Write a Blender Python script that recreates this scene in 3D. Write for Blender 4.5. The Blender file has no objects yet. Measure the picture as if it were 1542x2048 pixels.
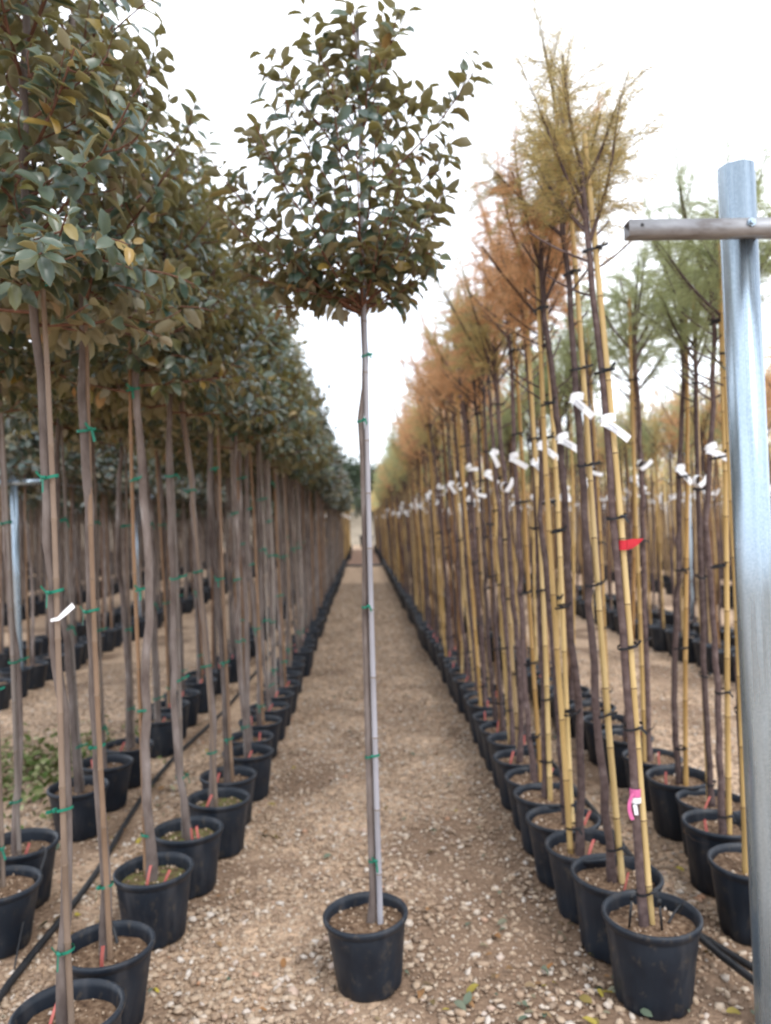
import bpy, math, random
import numpy as np
from mathutils import Matrix, Vector, Euler
R = math.radians
sc = bpy.context.scene
col = sc.collection
rng = np.random.default_rng(11)
random.seed(7)

# ------------------------------------------------------------------ camera
cam = bpy.data.cameras.new('camera')
camo = bpy.data.objects.new('camera', cam)
col.objects.link(camo)
cam.sensor_fit = 'VERTICAL'
cam.sensor_height = 24.0
cam.lens = 24.0 * 1540.0 / 2048.0
cam.clip_start = 0.05
cam.clip_end = 2000
cam.dof.use_dof = True
cam.dof.focus_distance = 1.15
cam.dof.aperture_fstop = 2.6
roll = R(1.2)
fwd = Vector((-49.0, -24.0, -1540.0)).normalized()          # aisle direction seen in the camera's own axes
upv = Vector((-math.sin(roll), math.cos(roll), 0.0))
upv.z = -(upv.x * fwd.x + upv.y * fwd.y) / fwd.z
upv.normalize()
rgt = fwd.cross(upv)
camo.matrix_world = Matrix.Translation((0, 0, 1.54)) @ Matrix((rgt, fwd, upv)).to_4x4()
sc.camera = camo

# ------------------------------------------------------------------ sky, sun, exposure
SUN_EL, SUN_AZ = 48.0, 150.0        # azimuth clockwise from the aisle direction (+Y): behind the camera, to the right
world = bpy.data.worlds.new('World')
sc.world = world
world.use_nodes = True
nt = world.node_tree
bg = nt.nodes['Background']
sky = nt.nodes.new('ShaderNodeTexSky')
sky.sky_type = 'NISHITA'
sky.sun_disc = False
sky.sun_elevation = R(SUN_EL)
sky.sun_rotation = R(SUN_AZ)
tc = nt.nodes.new('ShaderNodeTexCoord')
nz = nt.nodes.new('ShaderNodeTexNoise')
nz.inputs['Scale'].default_value = 2.2
nz.inputs['Detail'].default_value = 5
nt.links.new(tc.outputs['Generated'], nz.inputs['Vector'])
rp = nt.nodes.new('ShaderNodeValToRGB')
rp.color_ramp.elements[0].position = 0.30
rp.color_ramp.elements[0].color = (0.5, 0.5, 0.5, 1)
rp.color_ramp.elements[1].position = 0.56
nt.links.new(nz.outputs['Fac'], rp.inputs['Fac'])
mx = nt.nodes.new('ShaderNodeMix')
mx.data_type = 'RGBA'
mx.inputs[7].default_value = (10.5, 11.0, 11.9, 1)           # white cloud
nt.links.new(rp.outputs['Color'], mx.inputs['Factor'])
nt.links.new(sky.outputs['Color'], mx.inputs[6])
nt.links.new(mx.outputs[2], bg.inputs['Color'])
bg.inputs['Strength'].default_value = 0.13
sun = bpy.data.lights.new('sun', 'SUN')
sun.energy = 1.1
sun.angle = R(16)
sun.color = (1.0, 0.97, 0.93)
suno = bpy.data.objects.new('sun', sun)
col.objects.link(suno)
a, e = R(SUN_AZ), R(SUN_EL)
suno.rotation_euler = Vector((math.sin(a) * math.cos(e), math.cos(a) * math.cos(e), math.sin(e))).to_track_quat('Z', 'Y').to_euler()
sc.view_settings.view_transform = 'Standard'
sc.view_settings.look = 'None'
sc.view_settings.gamma = 1
sc.view_settings.use_curve_mapping = False
sc.view_settings.exposure = 0.72
sc.render.engine = 'CYCLES'
sc.cycles.use_denoising = True
sc.cycles.max_bounces = 4
sc.cycles.diffuse_bounces = 3
sc.cycles.use_light_tree = False
sc.cycles.glossy_bounces = 2
sc.cycles.transmission_bounces = 3

# ------------------------------------------------------------------ materials
def ramp_colors(nt, fac, colors):
    r = nt.nodes.new('ShaderNodeValToRGB')
    els = r.color_ramp.elements
    while len(els) < len(colors):
        els.new(0.5)
    for i, (p, c) in enumerate(colors):
        els[i].position = p
        els[i].color = (*c, 1)
    nt.links.new(fac, r.inputs['Fac'])
    return r.outputs['Color']

def new_mat(name, rough=0.7, spec=0.3, metal=0.0):
    m = bpy.data.materials.new(name)
    m.use_nodes = True
    b = m.node_tree.nodes['Principled BSDF']
    b.inputs['Roughness'].default_value = rough
    b.inputs['Specular IOR Level'].default_value = spec
    b.inputs['Metallic'].default_value = metal
    return m, m.node_tree, b

def noise(nt, scale, detail=3, coord='Object', stretch=None, rough=0.55):
    t = nt.nodes.new('ShaderNodeTexCoord')
    n = nt.nodes.new('ShaderNodeTexNoise')
    n.inputs['Scale'].default_value = scale
    n.inputs['Detail'].default_value = detail
    n.inputs['Roughness'].default_value = rough
    v = t.outputs[coord]
    if stretch:
        mp = nt.nodes.new('ShaderNodeMapping')
        mp.inputs['Scale'].default_value = stretch
        nt.links.new(v, mp.inputs['Vector'])
        v = mp.outputs['Vector']
    nt.links.new(v, n.inputs['Vector'])
    return n.outputs['Fac']

def mixc(nt, fac, a, b, mode='MIX'):
    m = nt.nodes.new('ShaderNodeMix')
    m.data_type = 'RGBA'
    m.blend_type = mode
    for s, v in ((m.inputs['Factor'], fac), (m.inputs[6], a), (m.inputs[7], b)):
        if isinstance(v, (int, float)):
            s.default_value = v
        elif isinstance(v, tuple):
            s.default_value = (*v, 1)
        else:
            nt.links.new(v, s)
    return m.outputs[2]

def bump(nt, b, h, strength=0.4, dist=0.01):
    n = nt.nodes.new('ShaderNodeBump')
    n.inputs['Strength'].default_value = strength
    n.inputs['Distance'].default_value = dist
    nt.links.new(h, n.inputs['Height'])
    nt.links.new(n.outputs['Normal'], b.inputs['Normal'])

def m_noise(name, cols, scale, rough=0.75, spec=0.25, bmp=0.0, stretch=None, metal=0, dist=0.01, vary=0.0, detail=4):
    m, nt, b = new_mat(name, rough, spec, metal)
    f = noise(nt, scale, detail, 'Object', stretch)
    c = ramp_colors(nt, f, cols)
    if vary:
        oi = nt.nodes.new('ShaderNodeObjectInfo')
        mr = nt.nodes.new('ShaderNodeMapRange')
        mr.inputs['To Min'].default_value = 1 - vary
        mr.inputs['To Max'].default_value = 1 + vary
        nt.links.new(oi.outputs['Random'], mr.inputs['Value'])
        hs = nt.nodes.new('ShaderNodeHueSaturation')
        nt.links.new(mr.outputs['Result'], hs.inputs['Value'])
        nt.links.new(c, hs.inputs['Color'])
        c = hs.outputs['Color']
    nt.links.new(c, b.inputs['Base Color'])
    if bmp:
        bump(nt, b, f, bmp, dist)
    return m

def m_leaf(name, cols, rough=0.5, spec=0.3, transl=0.3, tcol=(0.2, 0.17, 0.05)):
    """leaf side: colour differs from leaf to leaf; some light passes through"""
    m, nt, b = new_mat(name, rough, spec)
    g = nt.nodes.new('ShaderNodeNewGeometry')
    oi = nt.nodes.new('ShaderNodeObjectInfo')
    ad = nt.nodes.new('ShaderNodeMath')
    ad.operation = 'ADD'
    nt.links.new(g.outputs['Random Per Island'], ad.inputs[0])
    nt.links.new(oi.outputs['Random'], ad.inputs[1])
    fr = nt.nodes.new('ShaderNodeMath')
    fr.operation = 'FRACT'
    nt.links.new(ad.outputs[0], fr.inputs[0])
    c = ramp_colors(nt, fr.outputs[0], cols)
    nt.links.new(c, b.inputs['Base Color'])
    tr = nt.nodes.new('ShaderNodeBsdfTranslucent')
    tr.inputs['Color'].default_value = (*tcol, 1)
    ms = nt.nodes.new('ShaderNodeMixShader')
    ms.inputs[0].default_value = transl
    nt.links.new(b.outputs[0], ms.inputs[1])
    nt.links.new(tr.outputs[0], ms.inputs[2])
    nt.links.new(ms.outputs[0], nt.nodes['Material Output'].inputs['Surface'])
    return m

M = {}
# ground: compacted sandy gravel, darker soil patches, pale chips
def ground_mat(name, tint, dark):
    m, nt, b = new_mat(name, 0.95, 0.15)
    t = nt.nodes.new('ShaderNodeTexCoord')
    big = noise(nt, 0.9, 5, 'Object', None, 0.6)
    fine = noise(nt, 38, 4, 'Object', None, 0.7)
    v = nt.nodes.new('ShaderNodeTexVoronoi')
    v.inputs['Scale'].default_value = 42
    nt.links.new(t.outputs['Object'], v.inputs['Vector'])
    chip = nt.nodes.new('ShaderNodeSeparateColor')
    nt.links.new(v.outputs['Color'], chip.inputs['Color'])
    c1 = ramp_colors(nt, chip.outputs[0], [(0.0, tuple(x * 0.62 for x in tint)), (0.55, tint), (1.0, tuple(min(.8, x * 1.5) for x in tint))])
    c2 = ramp_colors(nt, fine, [(0.3, tuple(x * 0.55 for x in tint)), (0.7, tuple(x * 1.2 for x in tint))])
    c = mixc(nt, 0.5, c1, c2)
    at = nt.nodes.new('ShaderNodeAttribute')
    at.attribute_name = 'bare_soil'
    f1 = nt.nodes.new('ShaderNodeMath')
    f1.operation = 'ADD'
    nt.links.new(at.outputs['Fac'], f1.inputs[0])
    nt.links.new(noise(nt, 5.5, 5, 'Object', None, .65), f1.inputs[1])
    f = ramp_colors(nt, f1.outputs[0], [(0.55, (0, 0, 0)), (0.95, (1, 1, 1))])
    fm = nt.nodes.new('ShaderNodeMath')
    fm.operation = 'MULTIPLY'
    fm.inputs[1].default_value = 0.75
    nt.links.new(f, fm.inputs[0])
    c = mixc(nt, fm.outputs[0], c, dark)
    nt.links.new(c, b.inputs['Base Color'])
    ad = nt.nodes.new('ShaderNodeMath')
    ad.operation = 'SUBTRACT'
    nt.links.new(fine, ad.inputs[0])
    nt.links.new(v.outputs['Distance'], ad.inputs[1])
    bump(nt, b, ad.outputs[0], 0.6, 0.015)
    return m
M['ground'] = ground_mat('sandy_gravel', (0.49, 0.35, 0.24), (0.14, 0.088, 0.058))
M['brown'] = ground_mat('brown_earth', (0.20, 0.125, 0.09), (0.13, 0.085, 0.06))
M['bank'] = m_noise('pale_bank_soil', [(0.3, (0.20, 0.165, 0.12)), (0.7, (0.34, 0.285, 0.22))], 0.6, 0.95, 0.1, 0.5)

def stone_mat():
    m, nt, b = new_mat('limestone_chips', 0.9, 0.2)
    g = nt.nodes.new('ShaderNodeNewGeometry')
    c = ramp_colors(nt, g.outputs['Random Per Island'], [(0.0, (0.14, 0.09, 0.06)), (0.3, (0.30, 0.20, 0.13)), (0.6, (0.41, 0.30, 0.205)), (0.84, (0.51, 0.41, 0.315)), (0.97, (0.62, 0.57, 0.52)), (1.0, (0.42, 0.19, 0.09))])
    f = noise(nt, 70, 3)
    c = mixc(nt, 0.35, c, ramp_colors(nt, f, [(0.3, (0.22, 0.15, 0.10)), (0.7, (0.55, 0.45, 0.35))]), 'MIX')
    nt.links.new(c, b.inputs['Base Color'])
    return m
M['stone'] = stone_mat()
M['litter'] = m_leaf('fallen_leaf', [(0.0, (0.05, 0.09, 0.06)), (0.35, (0.16, 0.17, 0.12)), (0.6, (0.30, 0.14, 0.05)), (0.8, (0.13, 0.09, 0.05)), (1.0, (0.42, 0.34, 0.05))], 0.7, 0.2, 0.05)
M['weed'] = m_leaf('weed_leaf', [(0.0, (0.06, 0.11, 0.02)), (0.5, (0.13, 0.17, 0.05)), (0.8, (0.28, 0.29, 0.13)), (1.0, (0.42, 0.40, 0.24))], 0.7, 0.2, 0.15)

def pot_mat():
    m, nt, b = new_mat('black_pot_plastic', 0.45, 0.38)
    n1 = noise(nt, 9, 4)
    n2 = noise(nt, 4, 3, 'Object', (5, 5, .6))
    c = ramp_colors(nt, n1, [(0.35, (0.006, 0.010, 0.017)), (0.7, (0.011, 0.017, 0.027))])
    oi = nt.nodes.new('ShaderNodeObjectInfo')
    d = ramp_colors(nt, n2, [(0.52, (0, 0, 0)), (0.78, (.6, .6, .6))])
    c = mixc(nt, d, c, (0.05, 0.05, 0.055))
    n3 = noise(nt, 26, 6, 'Object', (1, 1, .7), .7)
    d2 = ramp_colors(nt, n3, [(0.56, (0, 0, 0)), (0.74, (.75, .75, .75))])
    c = mixc(nt, d2, c, (0.085, 0.068, 0.05))
    nt.links.new(c, b.inputs['Base Color'])
    r = ramp_colors(nt, n1, [(0.3, (0.36, 0.36, 0.36)), (0.7, (0.6, 0.6, 0.6))])
    nt.links.new(r, b.inputs['Roughness'])
    bump(nt, b, n1, 0.12, 0.01)
    return m
M['pot'] = pot_mat()
M['soil'] = m_noise('potting_soil', [(0.3, (0.055, 0.033, 0.022)), (0.5, (0.15, 0.095, 0.06)), (0.68, (0.26, 0.18, 0.12)), (0.75, (0.4, 0.34, 0.27))], 55, 0.95, 0.1, 0.9)
M['mossy'] = m_noise('mossy_soil', [(0.3, (0.06, 0.04, 0.025)), (0.5, (0.13, 0.10, 0.05)), (0.62, (0.13, 0.15, 0.045)), (0.75, (0.2, 0.17, 0.1))], 38, 0.95, 0.1, 0.9)
M['bark_o'] = m_noise('grey_brown_bark', [(0.3, (0.07, 0.052, 0.046)), (0.5, (0.15, 0.122, 0.11)), (0.62, (0.20, 0.17, 0.158)), (0.75, (0.30, 0.275, 0.265))], 13, 0.85, 0.2, 0.9, (1, 1, 0.4), vary=0.25, detail=6)
M['twig_o'] = m_noise('rusty_twig', [(0.3, (0.10, 0.05, 0.034)), (0.7, (0.19, 0.10, 0.07))], 30, 0.85, 0.15)
M['bark_t'] = m_noise('purple_brown_bark', [(0.3, (0.05, 0.033, 0.032)), (0.5, (0.095, 0.064, 0.06)), (0.62, (0.12, 0.085, 0.08)), (0.78, (0.20, 0.155, 0.145))], 22, 0.75, 0.3, 0.8, (1, 1, 1.2), vary=0.28, detail=6)
M['node_o'] = m_noise('weathered_cane_node', [(0.3, (0.13, 0.095, 0.07)), (0.7, (0.24, 0.18, 0.13))], 60, 0.7, 0.2)
def cane_o_mat():
    m, nt, b = new_mat('weathered_cane', 0.65, 0.25)
    f = noise(nt, 5, 5, 'Object', (2, 2, .45), .65)
    oi = nt.nodes.new('ShaderNodeObjectInfo')
    ca = ramp_colors(nt, oi.outputs['Random'], [(0.0, (0.17, 0.085, 0.042)), (0.3, (0.25, 0.145, 0.075)), (0.5, (0.21, 0.155, 0.115)), (0.8, (0.20, 0.17, 0.15)), (1.0, (0.31, 0.27, 0.235))])
    c = mixc(nt, 0.8, ca, ramp_colors(nt, f, [(0.3, (0.5, 0.47, 0.46)), (0.5, (0.9, 0.9, 0.92)), (0.7, (1.2, 1.2, 1.25))]), 'MULTIPLY')
    nt.links.new(c, b.inputs['Base Color'])
    bump(nt, b, f, .2)
    return m
M['cane_o'] = cane_o_mat()
M['cane_g'] = m_noise('silver_grey_cane', [(0.3, (0.22, 0.215, 0.235)), (0.7, (0.36, 0.355, 0.39))], 9, 0.55, 0.35, 0.15, (2, 2, 0.35))
M['cane_t'] = m_noise('yellow_bamboo', [(0.28, (0.27, 0.15, 0.05)), (0.45, (0.46, 0.29, 0.10)), (0.72, (0.56, 0.39, 0.165))], 6, 0.5, 0.35, 0.1, (3, 3, 0.3), vary=0.25)
def cane_t_mat():
    m, nt, b = new_mat('yellow_bamboo', 0.5, 0.35)
    f = noise(nt, 6, 4, 'Object', (3, 3, .3))
    oi = nt.nodes.new('ShaderNodeObjectInfo')
    ca = ramp_colors(nt, oi.outputs['Random'], [(0.0, (0.18, 0.085, 0.035)), (0.2, (0.28, 0.155, 0.055)), (0.4, (0.43, 0.275, 0.10)), (0.8, (0.52, 0.37, 0.16)), (1.0, (0.35, 0.25, 0.15))])
    c = mixc(nt, 0.75, ca, ramp_colors(nt, f, [(0.28, (0.45, 0.40, 0.33)), (0.5, (0.85, 0.82, 0.75)), (0.72, (1.15, 1.12, 1.05))]), 'MULTIPLY')
    nt.links.new(c, b.inputs['Base Color'])
    bump(nt, b, f, .1)
    return m
M['cane_t'] = cane_t_mat()
M['cane_s'] = m_noise('straw_bamboo', [(0.28, (0.40, 0.26, 0.10)), (0.5, (0.53, 0.38, 0.165)), (0.75, (0.58, 0.44, 0.23))], 6, 0.5, 0.35, 0.1, (3, 3, .3), vary=.1)
M['node'] = m_noise('cane_node', [(0.3, (0.07, 0.045, 0.03)), (0.7, (0.17, 0.11, 0.06))], 60, 0.7, 0.2)
M['tie_g'] = m_noise('green_tie_band', [(0.3, (0.006, 0.12, 0.075)), (0.7, (0.012, 0.19, 0.125))], 40, 0.5, 0.3)
M['tie_b'] = m_noise('black_tie_band', [(0.3, (0.008, 0.009, 0.012)), (0.7, (0.02, 0.021, 0.025))], 40, 0.5, 0.3)
M['tag'] = m_noise('white_tag_plastic', [(0.3, (0.74, 0.75, 0.78)), (0.7, (0.82, 0.83, 0.85))], 30, 0.45, 0.4)
M['ink'] = m_noise('grey_print', [(0.3, (0.05, 0.07, 0.11)), (0.7, (0.08, 0.10, 0.15))], 300, 0.7, 0.1)
M['red'] = m_noise('red_tape', [(0.3, (0.42, 0.010, 0.022)), (0.7, (0.52, 0.014, 0.03))], 40, 0.4, 0.4)
M['pink'] = m_noise('pink_tape', [(0.3, (0.55, 0.11, 0.28)), (0.7, (0.62, 0.15, 0.33))], 40, 0.45, 0.3)
M['marker'] = m_noise('coral_marker', [(0.3, (0.40, 0.085, 0.075)), (0.7, (0.50, 0.17, 0.14))], 20, 0.5, 0.3, vary=0.2)
M['blue'] = m_noise('blue_marker', [(0.3, (0.015, 0.19, 0.42)), (0.7, (0.03, 0.27, 0.5))], 20, 0.5, 0.3)
M['leaf_top'] = m_leaf('oleaster_leaf_upper', [(0.0, (0.016, 0.046, 0.038)), (0.35, (0.028, 0.066, 0.054)), (0.6, (0.055, 0.085, 0.050)), (0.8, (0.062, 0.105, 0.088)), (0.95, (0.13, 0.14, 0.05)), (1.0, (0.32, 0.20, 0.04))], 0.34, 0.6, 0.25, (0.68, 0.66, 0.33))
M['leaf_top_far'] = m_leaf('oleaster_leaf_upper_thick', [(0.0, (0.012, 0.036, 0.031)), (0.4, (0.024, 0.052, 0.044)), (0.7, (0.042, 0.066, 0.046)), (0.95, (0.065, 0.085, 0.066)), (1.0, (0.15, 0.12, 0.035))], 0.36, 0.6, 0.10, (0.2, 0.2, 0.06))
M['leaf_low'] = m_leaf('oleaster_leaf_underside', [(0.0, (0.20, 0.175, 0.095)), (0.4, (0.27, 0.245, 0.15)), (0.7, (0.30, 0.285, 0.215)), (0.93, (0.40, 0.38, 0.30)), (1.0, (0.46, 0.26, 0.11))], 0.55, 0.35, 0.38, (0.78, 0.68, 0.37))
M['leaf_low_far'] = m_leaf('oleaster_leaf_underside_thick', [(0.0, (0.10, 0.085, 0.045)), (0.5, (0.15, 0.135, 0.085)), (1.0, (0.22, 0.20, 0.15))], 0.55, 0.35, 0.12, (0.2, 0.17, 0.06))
def tam(name, cols, tcol):
    return m_leaf(name, cols, 0.75, 0.15, 0.58, tcol)
M['tam_green'] = tam('tamarisk_green', [(0.0, (0.15, 0.19, 0.09)), (0.6, (0.24, 0.29, 0.15)), (1.0, (0.34, 0.33, 0.17))], (0.66, 0.70, 0.38))
M['tam_gold'] = tam('tamarisk_gold', [(0.0, (0.24, 0.20, 0.07)), (0.4, (0.36, 0.29, 0.11)), (0.65, (0.52, 0.31, 0.12)), (1.0, (0.28, 0.33, 0.16))], (0.82, 0.68, 0.33))
M['tam_orange'] = tam('tamarisk_orange', [(0.0, (0.44, 0.27, 0.12)), (0.4, (0.66, 0.36, 0.17)), (0.8, (0.74, 0.43, 0.24)), (1.0, (0.38, 0.35, 0.15))], (0.9, 0.58, 0.32))
M['hose'] = m_noise('black_hose', [(0.3, (0.011, 0.013, 0.016)), (0.7, (0.03, 0.03, 0.033))], 14, 0.5, 0.35, 0.1)
def zinc_mat():
    m, nt, b = new_mat('galvanised_steel', 0.36, 0.5, 0.85)
    n1 = noise(nt, 7, 5, 'Object', (5, 5, 0.25))
    n2 = noise(nt, 160, 2)
    c = ramp_colors(nt, n1, [(0.3, (0.22, 0.31, 0.39)), (0.7, (0.37, 0.49, 0.60))])
    c = mixc(nt, 0.25, c, ramp_colors(nt, n2, [(0.3, (0.33, 0.36, 0.40)), (0.7, (0.72, 0.75, 0.78))]))
    nt.links.new(c, b.inputs['Base Color'])
    r = ramp_colors(nt, n1, [(0.3, (0.20, 0.20, 0.20)), (0.7, (0.36, 0.36, 0.36))])
    nt.links.new(r, b.inputs['Roughness'])
    return m
M['zinc'] = zinc_mat()
M['oldzinc'] = m_noise('weathered_steel', [(0.28, (0.13, 0.11, 0.10)), (0.45, (0.26, 0.26, 0.27)), (0.75, (0.40, 0.41, 0.43))], 22, 0.5, 0.4, 0.25, (0.4, 1, 1), metal=0.45)
M['far_leaf'] = m_leaf('distant_foliage', [(0.0, (0.03, 0.055, 0.035)), (0.5, (0.06, 0.09, 0.06)), (1.0, (0.13, 0.15, 0.11))], 0.7, 0.2, 0.2, (0.1, 0.12, 0.04))

# ------------------------------------------------------------------ mesh helpers
def mesh_np(name, V, F, mats, midx=None, smooth=False):
    """V (n,3); F list of index arrays: (m,3) and / or (k,4)"""
    me = bpy.data.meshes.new(name)
    V = np.asarray(V, dtype=np.float32)
    Fs = [np.asarray(f, dtype=np.int32) for f in (F if isinstance(F, list) else [F]) if len(f)]
    me.vertices.add(len(V))
    me.vertices.foreach_set('co', V.ravel())
    idx = np.concatenate([f.ravel() for f in Fs])
    tot = np.concatenate([np.full(len(f), f.shape[1], dtype=np.int32) for f in Fs])
    start = np.concatenate([[0], np.cumsum(tot)[:-1]]).astype(np.int32)
    me.loops.add(len(idx))
    me.loops.foreach_set('vertex_index', idx)
    me.polygons.add(len(tot))
    me.polygons.foreach_set('loop_start', start)
    me.polygons.foreach_set('loop_total', tot)
    if midx is not None:
        me.polygons.foreach_set('material_index', np.asarray(midx, dtype=np.int32))
    if smooth:
        me.polygons.foreach_set('use_smooth', np.ones(len(tot), dtype=bool))
    for m in mats:
        me.materials.append(M[m])
    me.update(calc_edges=True)
    me.validate()
    return me

class B:
    """collects vertices and faces of ONE mesh"""
    def __init__(s):
        s.v, s.t, s.q, s.tm, s.qm, s.n = [], [], [], [], [], 0
    def add(s, V, F, mi=0):
        V = np.asarray(V, dtype=np.float32).reshape(-1, 3)
        F = np.asarray(F, dtype=np.int32)
        s.v.append(V)
        if F.shape[1] == 3:
            s.t.append(F + s.n); s.tm.append(np.full(len(F), mi) if np.isscalar(mi) else np.asarray(mi))
        else:
            s.q.append(F + s.n); s.qm.append(np.full(len(F), mi) if np.isscalar(mi) else np.asarray(mi))
        s.n += len(V)
    def box(s, c, d, mi=0):
        c = np.array(c); d = np.array(d) / 2
        V = np.array([[x, y, z] for x in (-1, 1) for y in (-1, 1) for z in (-1, 1)]) * d + c
        s.add(V, [[0, 1, 3, 2], [4, 6, 7, 5], [0, 4, 5, 1], [2, 3, 7, 6], [0, 2, 6, 4], [1, 5, 7, 3]], mi)
    def tube(s, P, r, seg=8, mi=0, cap=True, closed=False):
        P = np.asarray(P, dtype=float)
        n = len(P)
        r = np.full(n, r) if np.isscalar(r) else np.asarray(r, dtype=float)
        T = np.gradient(P, axis=0) if not closed else np.roll(P, -1, 0) - np.roll(P, 1, 0)
        T /= np.linalg.norm(T, axis=1)[:, None] + 1e-12
        ref = np.array([1.0, 0, 0]) if abs(T[:, 0]).max() < 0.8 else (np.array([0, 1.0, 0]) if abs(T[:, 1]).max() < 0.8 else np.array([0.31, 0.52, 0.79]))
        U = np.cross(T, ref); U /= np.linalg.norm(U, axis=1)[:, None] + 1e-9
        W = np.cross(T, U)
        an = np.arange(seg) * 2 * math.pi / seg
        V = P[:, None] + r[:, None, None] * (np.cos(an)[None, :, None] * U[:, None] + np.sin(an)[None, :, None] * W[:, None])
        i = np.arange(n if closed else n - 1)[:, None]; j = np.arange(seg)[None]
        i2 = (i + 1) % n; j2 = (j + 1) % seg
        F = np.stack([i * seg + j, i * seg + j2, i2 * seg + j2, i2 * seg + j], -1).reshape(-1, 4)
        m = mi
        if not np.isscalar(mi):
            m = np.repeat(np.asarray(mi), seg)
        s.add(V.reshape(-1, 3), F, m)
        if cap and not closed:
            for k, rev in ((0, False), (n - 1, True)):
                ring = V[k]; c = P[k]
                idx = np.arange(seg)
                tri = np.stack([np.full(seg, seg), idx, (idx + 1) % seg], -1)
                if not rev: tri = tri[:, ::-1]
                s.add(np.vstack([ring, c]), tri, mi if np.isscalar(mi) else int(mi[-1]))
    def ribbon(s, P, W, mi=0):
        """flat band: centre line P, half-width vectors W"""
        P = np.asarray(P, float); W = np.asarray(W, float)
        V = np.concatenate([P - W, P + W]); n = len(P); i = np.arange(n - 1)
        s.add(V, np.stack([i, i + 1, n + i + 1, n + i], -1), mi)
    def mesh(s, name, mats, smooth=False):
        F = []; m = []
        if s.t: F.append(np.concatenate(s.t)); m.append(np.concatenate(s.tm))
        if s.q: F.append(np.concatenate(s.q)); m.append(np.concatenate(s.qm))
        return mesh_np(name, np.concatenate(s.v), F, mats, np.concatenate(m), smooth)

def ob(name, data, parent=None, loc=(0, 0, 0), mat=None, kind=None):
    o = bpy.data.objects.new(name, data)
    col.objects.link(o)
    if parent is not None:
        o.parent = parent
    o.location = loc
    if mat is not None:
        o.matrix_basis = mat
    if kind:
        o['kind'] = kind
    return o

def tag(o, label, cat, group=None):
    o['label'] = label
    o['category'] = cat
    if group:
        o['group'] = group
    return o

def thing(name, label, cat, loc=(0, 0, 0), group=None):
    o = bpy.data.objects.new(name, None)
    o.empty_display_size = 0.1
    col.objects.link(o)
    o.location = loc
    return tag(o, label, cat, group)

def unit(v):
    v = np.asarray(v, float)
    return v / (np.linalg.norm(v, axis=-1, keepdims=True) + 1e-9)

# ------------------------------------------------------------------ setting: ground, far earth, bank
def wob(x, y):
    return 0.5 + 0.25 * np.sin(x * 3.1 + 1.7 * np.sin(y * 1.3)) + 0.25 * np.sin(y * 2.3 + 1.4 * np.sin(x * 2.1 + 0.6))

def soilf(x, y):
    """0 clean gravel .. 1 bare brown soil"""
    u = x + .35 * np.sin(y * 1.9 + .7) + .12 * np.sin(y * 5.3 + x * 3); v = y + .3 * np.sin(x * 2.6) + .1 * np.sin(x * 7.1 + y * 2)
    n1 = np.sin(u * 3.3 + .4) * np.sin(v * 2.1 + 1.2) + .6 * np.sin(u * 7.1 + 2) * np.sin(v * 5.3)
    k = np.clip(n1 * .45, 0, .6)
    for cx, cy, rx, ry, w in ((.62, 2.45, .5, .55, .75), (.42, 2.15, .5, .3, .6), (.72, 3.6, .22, 1.2, .6), (-.42, 3.1, .22, .25, .45), (-.05, 3.2, .35, .08, .4), (-.5, 4.6, .14, 2, .35), (1.2, 3.2, .28, 1.6, .6), (-1.15, 3.2, .25, 1.6, .45)):
        k = k + w * np.exp(-((u - cx) / rx) ** 2 - ((v - cy) / ry) ** 2)
    return np.clip(k, 0, 1)
gx = np.concatenate([[-420, -150, -60, -25, -12, -8], np.arange(-5, 5.01, 0.1), [8, 12, 25, 60, 150, 420]])
gy = np.concatenate([[-60, -15, -4, 0], np.arange(1.2, 13, 0.1), np.arange(13.5, 50, 2), [60, 90, 200, 600]])
X, Y = np.meshgrid(gx, gy)
near = (np.abs(X) < 5) & (Y > 1) & (Y < 14)
Z = np.where(near, 0.006 * np.sin(X * 7 + 2 * np.sin(Y * 3)) * np.sin(Y * 6 + X) - 0.004 + rng.normal(0, 0.0015, X.shape), -0.004)
n, m_ = X.shape
ii, jj = np.meshgrid(np.arange(n - 1), np.arange(m_ - 1), indexing='ij')
F = np.stack([ii * m_ + jj, ii * m_ + jj + 1, (ii + 1) * m_ + jj + 1, (ii + 1) * m_ + jj], -1).reshape(-1, 4)
gm = mesh_np('ground', np.stack([X, Y, Z], -1).reshape(-1, 3), [F], ['ground'], smooth=True)
ga = gm.attributes.new('bare_soil', 'FLOAT', 'POINT')
ga.data.foreach_set('value', np.where((np.abs(X) < 6) & (Y > 0) & (Y < 30), soilf(X, Y), .15).astype(np.float32).ravel())
ob('ground', gm, kind='structure')
b = B()
xs = np.linspace(-16, 16, 17); ys = np.linspace(28.0, 46.5, 10)
X, Y = np.meshgrid(xs, ys)
n, m_ = X.shape
ii, jj = np.meshgrid(np.arange(n - 1), np.arange(m_ - 1), indexing='ij')
F = np.stack([ii * m_ + jj, ii * m_ + jj + 1, (ii + 1) * m_ + jj + 1, (ii + 1) * m_ + jj], -1).reshape(-1, 4)
ob('brown_earth_strip', mesh_np('brown_earth_strip', np.stack([X, Y, np.full(X.shape, 0.004)], -1).reshape(-1, 3), [F], ['brown']), kind='structure')
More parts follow.
